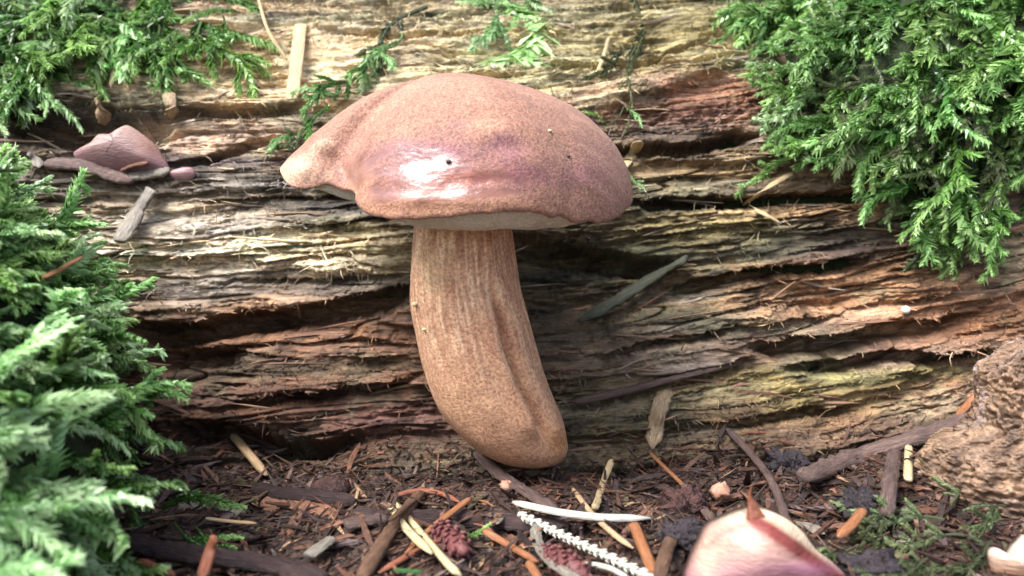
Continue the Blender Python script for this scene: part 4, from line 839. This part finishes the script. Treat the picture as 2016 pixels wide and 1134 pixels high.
# bare twig with pegs
def scaly_twig():
    c = catmull(pts3([(1022, 1012), (1100, 1050), (1190, 1092), (1300, 1146)], 0.4), 40); e = empty('bare_twig', c[0]); tag(e, 'white bare scaly twig with rows of pegs under the grey needle', 'twig')
    V, F = tube(c, np.full(40, 0.065), 8, 1, (0, -.5, 1), 0.12); mk('stem', V, F, NEED['grey'], e)
    pv, pf = chip_mesh(77, 0.12, 0.055, 0.035, 3); pm = mesh_data('peg', pv, pf, NEED['grey'], smooth=False)
    for i in range(110):
        t = i/110; p = c[int(t*39)]*(1-(t*39 % 1))+c[min(39, int(t*39)+1)]*(t*39 % 1); d, s, u = frame(c[min(39, int(t*39)+1)]-c[int(t*39)], np.array([0, -.5, 1.0])); a = i*2.4
        o = link('peg', pm, e); rad = s*math.cos(a)+u*math.sin(a); orient(o, p+rad*0.05, d*1.0+rad*0.55, rad, (1, 1, 1), e)
scaly_twig()
M['cone'] = plain_mat('cone_scale', [(0.3, (0.07, 0.02, 0.022)), (0.7, (0.19, 0.065, 0.06))], 4, rough=0.55)
def small_cone(label, p0, p1, rpx, lift):
    c = catmull(pts3([p0, ((p0[0]+p1[0])/2, (p0[1]+p1[1])/2), p1], lift), 12); e = empty('small_cone', c.mean(0)); tag(e, label, 'cone'); R = rpx*np.linalg.norm(c[0]-CAM)/FPX
    t = np.linspace(0, 1, 12); V, F = tube(c, R*0.75*np.sqrt(np.clip(1-(2*t-1)**2, 0.05, 1)), 8); mk('core', V, F, M['cone'], e)
    V, F = pebble(5, (0.5, 0.42, 0.22), 7, 0.2); sm = mesh_data('scale', V*R*0.55, F, M['cone'])
    r = np.random.default_rng(int(p0[0]))
    for i in range(70):
        f = (i+.5)/70; p = c[int(f*11)]; d, s, u = frame(c[-1]-c[0], np.array([0, -.5, 1.0])); a = i*2.4; rad = s*math.cos(a)+u*math.sin(a)
        o = link('scale', sm, e); orient(o, p+rad*R*0.8*math.sqrt(max(.1, 1-(2*f-1)**2))+d*r.normal(0, .03), d+rad*0.6+r.normal(0, .25, 3), rad+r.normal(0, .2, 3), (1, 1, 1), e)
small_cone('small dark red cone lying beside the bright orange needle', (862, 1042), (915, 1088), 30, 0.3)
small_cone('small dark red cone lying against the bright green needle', (1070, 1085), (1160, 1140), 27, 0.3)

M['clod'] = plain_mat('soil_clod', [(0.3, (0.012, 0.010, 0.012)), (0.7, (0.05, 0.035, 0.04))], 3, rough=0.6, bdist=0.1)
M['clod_red'] = plain_mat('red_clod', [(0.3, (0.03, 0.013, 0.012)), (0.7, (0.10, 0.042, 0.035))], 3, rough=0.55, bdist=0.1)
M['crumb'] = plain_mat('pink_crumb', [(0.3, (0.32, 0.14, 0.08)), (0.7, (0.52, 0.30, 0.22))], 2, rough=0.5)
def lump(label, px, py, rx, ry, m, lift=0.2, cat='clod', name='soil_clod', seed=0, n=60, rough=0.36):
    c = on(px, py, lift); s = np.linalg.norm(c-CAM)/FPX; V = []; k = n//2
    for i in range(k+1):
        th = math.pi*i/k
        for j in range(n): V.append((math.sin(th)*math.cos(2*math.pi*j/n), math.sin(th)*math.sin(2*math.pi*j/n), math.cos(th)))
    V = np.array(V); f = 1+rough*fbm(V[:, 0]*1.7+seed*3+V[:, 2], V[:, 1]*1.7+V[:, 2]*1.3, 3, 900+seed)+rough*0.6*perlin(V[:, 0]*5+V[:, 2]*3, V[:, 1]*5+V[:, 2]*4+seed, 905)+rough*0.35*perlin(V[:, 0]*9-V[:, 2]*6, V[:, 1]*9+V[:, 2]*8+seed, 907)
    V = V*f[:, None]*np.array([rx*s, (rx+ry)/2*s, ry*s])
    return tag(mk(name, V+c, [(i*n+j, i*n+(j+1) % n, (i+1)*n+(j+1) % n, (i+1)*n+j) for i in range(k) for j in range(n)], M[m]), label, cat)
lump('black soil clod lying against the slanting bark covered twig', 1548, 920, 36, 30, 'clod', 0.3, seed=1)
lump('dark reddish clod beside the foot of the orange needle', 1350, 1005, 42, 40, 'clod_red', 0.3, seed=2)
lump('crumbly black clod left of the cut cap piece', 1345, 1065, 44, 34, 'clod', 0.3, seed=3)
lump('crumbly black clod right of the cut cap piece', 1720, 1125, 60, 26, 'clod', 0.2, seed=4)
lump('black clod at the foot of the upright brown stick', 1700, 1000, 40, 34, 'clod', 0.3, seed=5)
lump('small pink crumb lying near the black soil clod', 1418, 968, 17, 14, 'crumb', 0.4, 'crumb', 'mushroom_crumb', 6, 20)
lump('orange pink crumb just below the mushroom foot', 998, 958, 14, 12, 'crumb', 0.4, 'crumb', 'mushroom_crumb', 7, 18)
lump('dull red brown scrap on the floor at the foot of the log', 652, 962, 36, 22, 'clod_red', 0.25, 'scrap', 'cap_scrap', 8, 24, 0.1)
lump('tiny white bead of a fungus on the log ledge', 1783, 610, 8, 7, 'pore', 0.4, 'bead', 'fungus_bead', 9, 14, 0.05)

# ================================================================== MUSHROOM FRAGMENTS AND THE STUB
def shell(pix, Y, bulge, thick, nr=26, lean=0.0, py0=0, back=True, wav=0.03, seed=0):
    """a curved piece with an outline, real thickness and a domed face; rings from the middle to the edge"""
    o = np.array(pix, float); o = np.vstack([o, o[:1]]); c = catmull(np.vstack([o[-2], o, o[1]]), (len(o)+1)*10+1)[10:-10][:-1]; m = len(c); mid = c.mean(0); V = []
    for side in (1, 0):
        for k in range(nr+1):
            s = k/nr if side else 1-k/nr
            for q in c:
                p = mid+(q-mid)*s; yy = Y-lean*(p[1]-py0)/100.0
                w = P(p[0], p[1], yy); h = bulge*(1-s**2.2)+wav*float(perlin(p[0]*0.02, p[1]*0.02, 930+seed)); w = w+np.array([0, -1, 0.25])*h
                V.append(w if side else w+np.array([0, 0.9, -0.15])*thick)
    n = 2*(nr+1); F = [(k*m+i, k*m+(i+1) % m, (k+1)*m+(i+1) % m, (k+1)*m+i) for k in range(n-1) for i in range(m)]
    return np.array(V), F
def skin_mat(name, rough=0.45):
    m, nt, b = mat(name); v = coords(nt, (1, 1, 1)); c0 = attr(nt, 'skin'); n = noise(nt, coords(nt, (2, 2, 7)), 3.0, 4, .6); n2 = noise(nt, v, 1.2, 4)
    c = mul(nt, c0, ramp(nt, n, [(0.3, (0.84, 0.80, 0.80)), (0.7, (1.14, 1.14, 1.12))])); c = mul(nt, c, ramp(nt, n2, [(0.3, (0.85, 0.82, 0.86)), (0.7, (1.1, 1.1, 1.06))])); nt.links.new(c, b.inputs['Base Color']); b.inputs['Roughness'].default_value = rough
    b.inputs['Subsurface Weight'].default_value = 0.15; b.inputs['Subsurface Radius'].default_value = (0.003, 0.0015, 0.001); b.inputs['Subsurface Scale'].default_value = 0.5
    nt.links.new(bump(nt, n, 0.03), b.inputs['Normal']); return m
M['skin'] = skin_mat('fragment_skin')
# mauve shell on the log
ym = on(230, 300, 0.35)[1]
V, F = shell([(145, 302), (176, 281), (192, 265), (216, 263), (236, 251), (252, 247), (276, 261), (302, 282), (318, 304), (333, 338), (300, 348), (230, 345), (170, 325)], ym-0.1, 0.55, 0.12)
px, py = proj(V); kk = np.clip((py-250)/90, 0, 1)[:, None]; C = np.array([0.36, 0.24, 0.20])*(1-kk)+np.array([0.25, 0.135, 0.155])*kk
kr = np.exp(-((px-300)/30)**2-((py-285)/25)**2)[:, None]*0.6; C = C*(1-kr)+np.array([0.30, 0.15, 0.09])*kr
ck = np.exp(-((px-(216+6*np.sin((py-263)/8)))/1.3)**2)*(py < 303)*(py > 262); C = C*(1-0.8*ck[:, None])
tag(mk('mushroom_shell', V, F, M['skin'], colors={'skin': C}), 'cracked mauve brown mushroom shell wedged in a hollow of the log', 'fragment')
V, F = shell([(330, 342), (350, 332), (376, 330), (384, 344), (370, 356), (345, 354)], ym-0.15, 0.15, 0.1, 8); tag(mk('mushroom_shell', V, F, M['skin'], colors={'skin': np.tile((0.34, 0.20, 0.20), (len(V), 1))}), 'small pinkish scrap just right of the mauve shell', 'fragment')
# cut cap piece at the bottom
CUT = [(1352, 1150), (1368, 1105), (1384, 1070), (1400, 1042), (1432, 1024), (1470, 1010), (1506, 1006), (1545, 1020), (1578, 1045), (1605, 1080), (1640, 1108), (1668, 1140), (1660, 1175), (1560, 1190), (1440, 1190), (1370, 1180)]
V, F = shell(CUT, -6.9, 0.75, 0.5, 40, seed=3); px, py = proj(V); C = np.tile((0.40, 0.25, 0.20), (len(V), 1))
def mixc(c, w):
    global C; w = np.clip(w, 0, 1)[:, None]; C = C*(1-w)+np.array(c)*w
ln = np.interp(px, [1440, 1480, 1520, 1560, 1610, 1670], [1000, 1018, 1040, 1068, 1104, 1146])
mixc((0.66, 0.54, 0.38), sstep(-4, -12, py-ln)); mixc((0.30, 0.14, 0.17), 0.8*sstep(1075, 1140, py)); mixc((0.60, 0.45, 0.33), 0.6*np.exp(-((px-1390)/24)**2-((py-1110)/50)**2))
mixc((0.17, 0.035, 0.028), 1.3*np.exp(-((py-ln-6)/np.interp(px, [1470, 1500, 1560, 1660], [9, 19, 19, 14]))**2)*sstep(1462, 1480, px)); mixc((0.30, 0.15, 0.12), 0.6*np.exp(-((py-np.interp(px, [1395, 1420, 1470], [1075, 1050, 1034]))/6)**2)*(px < 1475)); mixc((0.25, 0.10, 0.17), 0.7*np.exp(-((px-1585)/60)**2-((py-1122)/14)**2)); mixc((0.64, 0.52, 0.36), 0.8*sstep(1032, 1022, py)*(px < 1465))
cutcap = mk('cut_mushroom_cap', V, F, M['skin'], colors={'skin': C}); tag(cutcap, 'cut pinkish mushroom cap piece with torn amber tip on the floor', 'fragment')
M['amber'] = plain_mat('amber_skin', [(0.3, (0.12, 0.03, 0.012)), (0.7, (0.24, 0.075, 0.03))], 3, rough=0.25, coat=0.6)
c = catmull(np.array([P(1498, 1045, -7.05), P(1488, 1020, -7.05), P(1481, 997, -7.0), P(1476, 977, -6.97), P(1480, 954, -6.95)]), 20); t = np.linspace(0, 1, 20)
V, F = tube(c, 0.27*(1-t)**1.7+0.010, 14, 0.4, (0, -1, 0.2), 0.10, 3); mk('torn_tip', V, F, M['amber'], cutcap)
# pale scrap at the corner
V, F = shell([(1950, 1095), (1965, 1080), (1985, 1095), (2002, 1072), (2030, 1060), (2060, 1150), (2000, 1165), (1962, 1140)], -6.2, 0.3, 0.2, 14, seed=5); px, py = proj(V); kk = np.clip((py-1080)/50, 0, 1)[:, None]
tag(mk('mushroom_scrap', V, F, M['skin'], colors={'skin': np.array([0.62, 0.50, 0.40])*(1-kk)+np.array([0.36, 0.20, 0.12])*kk}), 'torn brown and cream mushroom scrap below the knobbly stub', 'fragment')
# the knobbly stub
STUB = [(672, 2010, 2060), (690, 1984, 2090), (720, 1950, 2120), (760, 1938, 2135), (805, 1934, 2150), (845, 1915, 2165), (868, 1868, 2175), (890, 1840, 2190), (930, 1830, 2200), (975, 1838, 2205), (1020, 1856, 2210), (1070, 1876, 2215), (1150, 1880, 2220)]
sb = catmull(np.array(STUB, float), 230); NB = 300; ab = np.arange(NB)/NB*2*math.pi; BV = np.zeros((230, NB, 3))
for i, (yy, xl, xr) in enumerate(sb):
    a, b = P(xl, yy, -2.6), P(xr, yy, -2.6); cc = (a+b)/2; rr = (b[0]-a[0])/2; BV[i, :, 0] = cc[0]+rr*np.cos(ab); BV[i, :, 1] = cc[1]-rr*0.8*np.sin(ab); BV[i, :, 2] = cc[2]
hx = np.cos(ab)[None, :]*2.0+np.zeros((230, 1)); ux = ab[None, :]*2.2+0*BV[..., 0]; uz = BV[..., 2]
wr = np.abs(perlin(ux*2.4+0.6*perlin(ux*3, uz*3, 951), uz*3.2, 950)); wr2 = np.abs(perlin(ux*8+perlin(ux*6, uz*7, 954), uz*11, 952)); db = 0.42*(np.minimum(wr, 0.35)-0.2)+0.22*(np.minimum(wr2, 0.3)-0.15)+0.12*fbm(ux*1.0, uz*1.2, 3, 953)+0.03*perlin(ux*18, uz*22, 957)
BV[..., 0] += np.cos(ab)[None, :]*db; BV[..., 1] -= np.sin(ab)[None, :]*db; BV[..., 2] += db*0.25
ix = np.arange(230*NB).reshape(230, NB); ix = np.hstack([ix, ix[:, :1]]); F = np.stack([ix[:-1, :-1], ix[1:, :-1], ix[1:, 1:], ix[:-1, 1:]], -1).reshape(-1, 4)
k = np.clip(0.5+0.7*fbm(ux*1.3, uz*1.3, 4, 955), 0, 1)[..., None]; C = np.array([0.10, 0.062, 0.042])*(1-k)+np.array([0.27, 0.175, 0.115])*k
k2 = sstep(0.1, 0.5, perlin(ux*0.8, uz*0.9, 956)+0.25*(uz-3.0)/2)[..., None]*0.6; C = C*(1-k2)+np.array([0.38, 0.29, 0.26])*k2
tag(mk('knobbly_stub', BV.reshape(-1, 3), F, M['litter'], colors={'wood_colour': C.reshape(-1, 3)}), 'knobbly wrinkled light brown stub standing on the floor before the log', 'stub')
V, F = pebble(3, (0.18, 0.12, 0.03), 12, 0.1); tag(mk('green_leaf', V+on(155, 143, 0.7), F, NEED['green']), 'tiny round green leaf on the upper log below the moss', 'leaf')
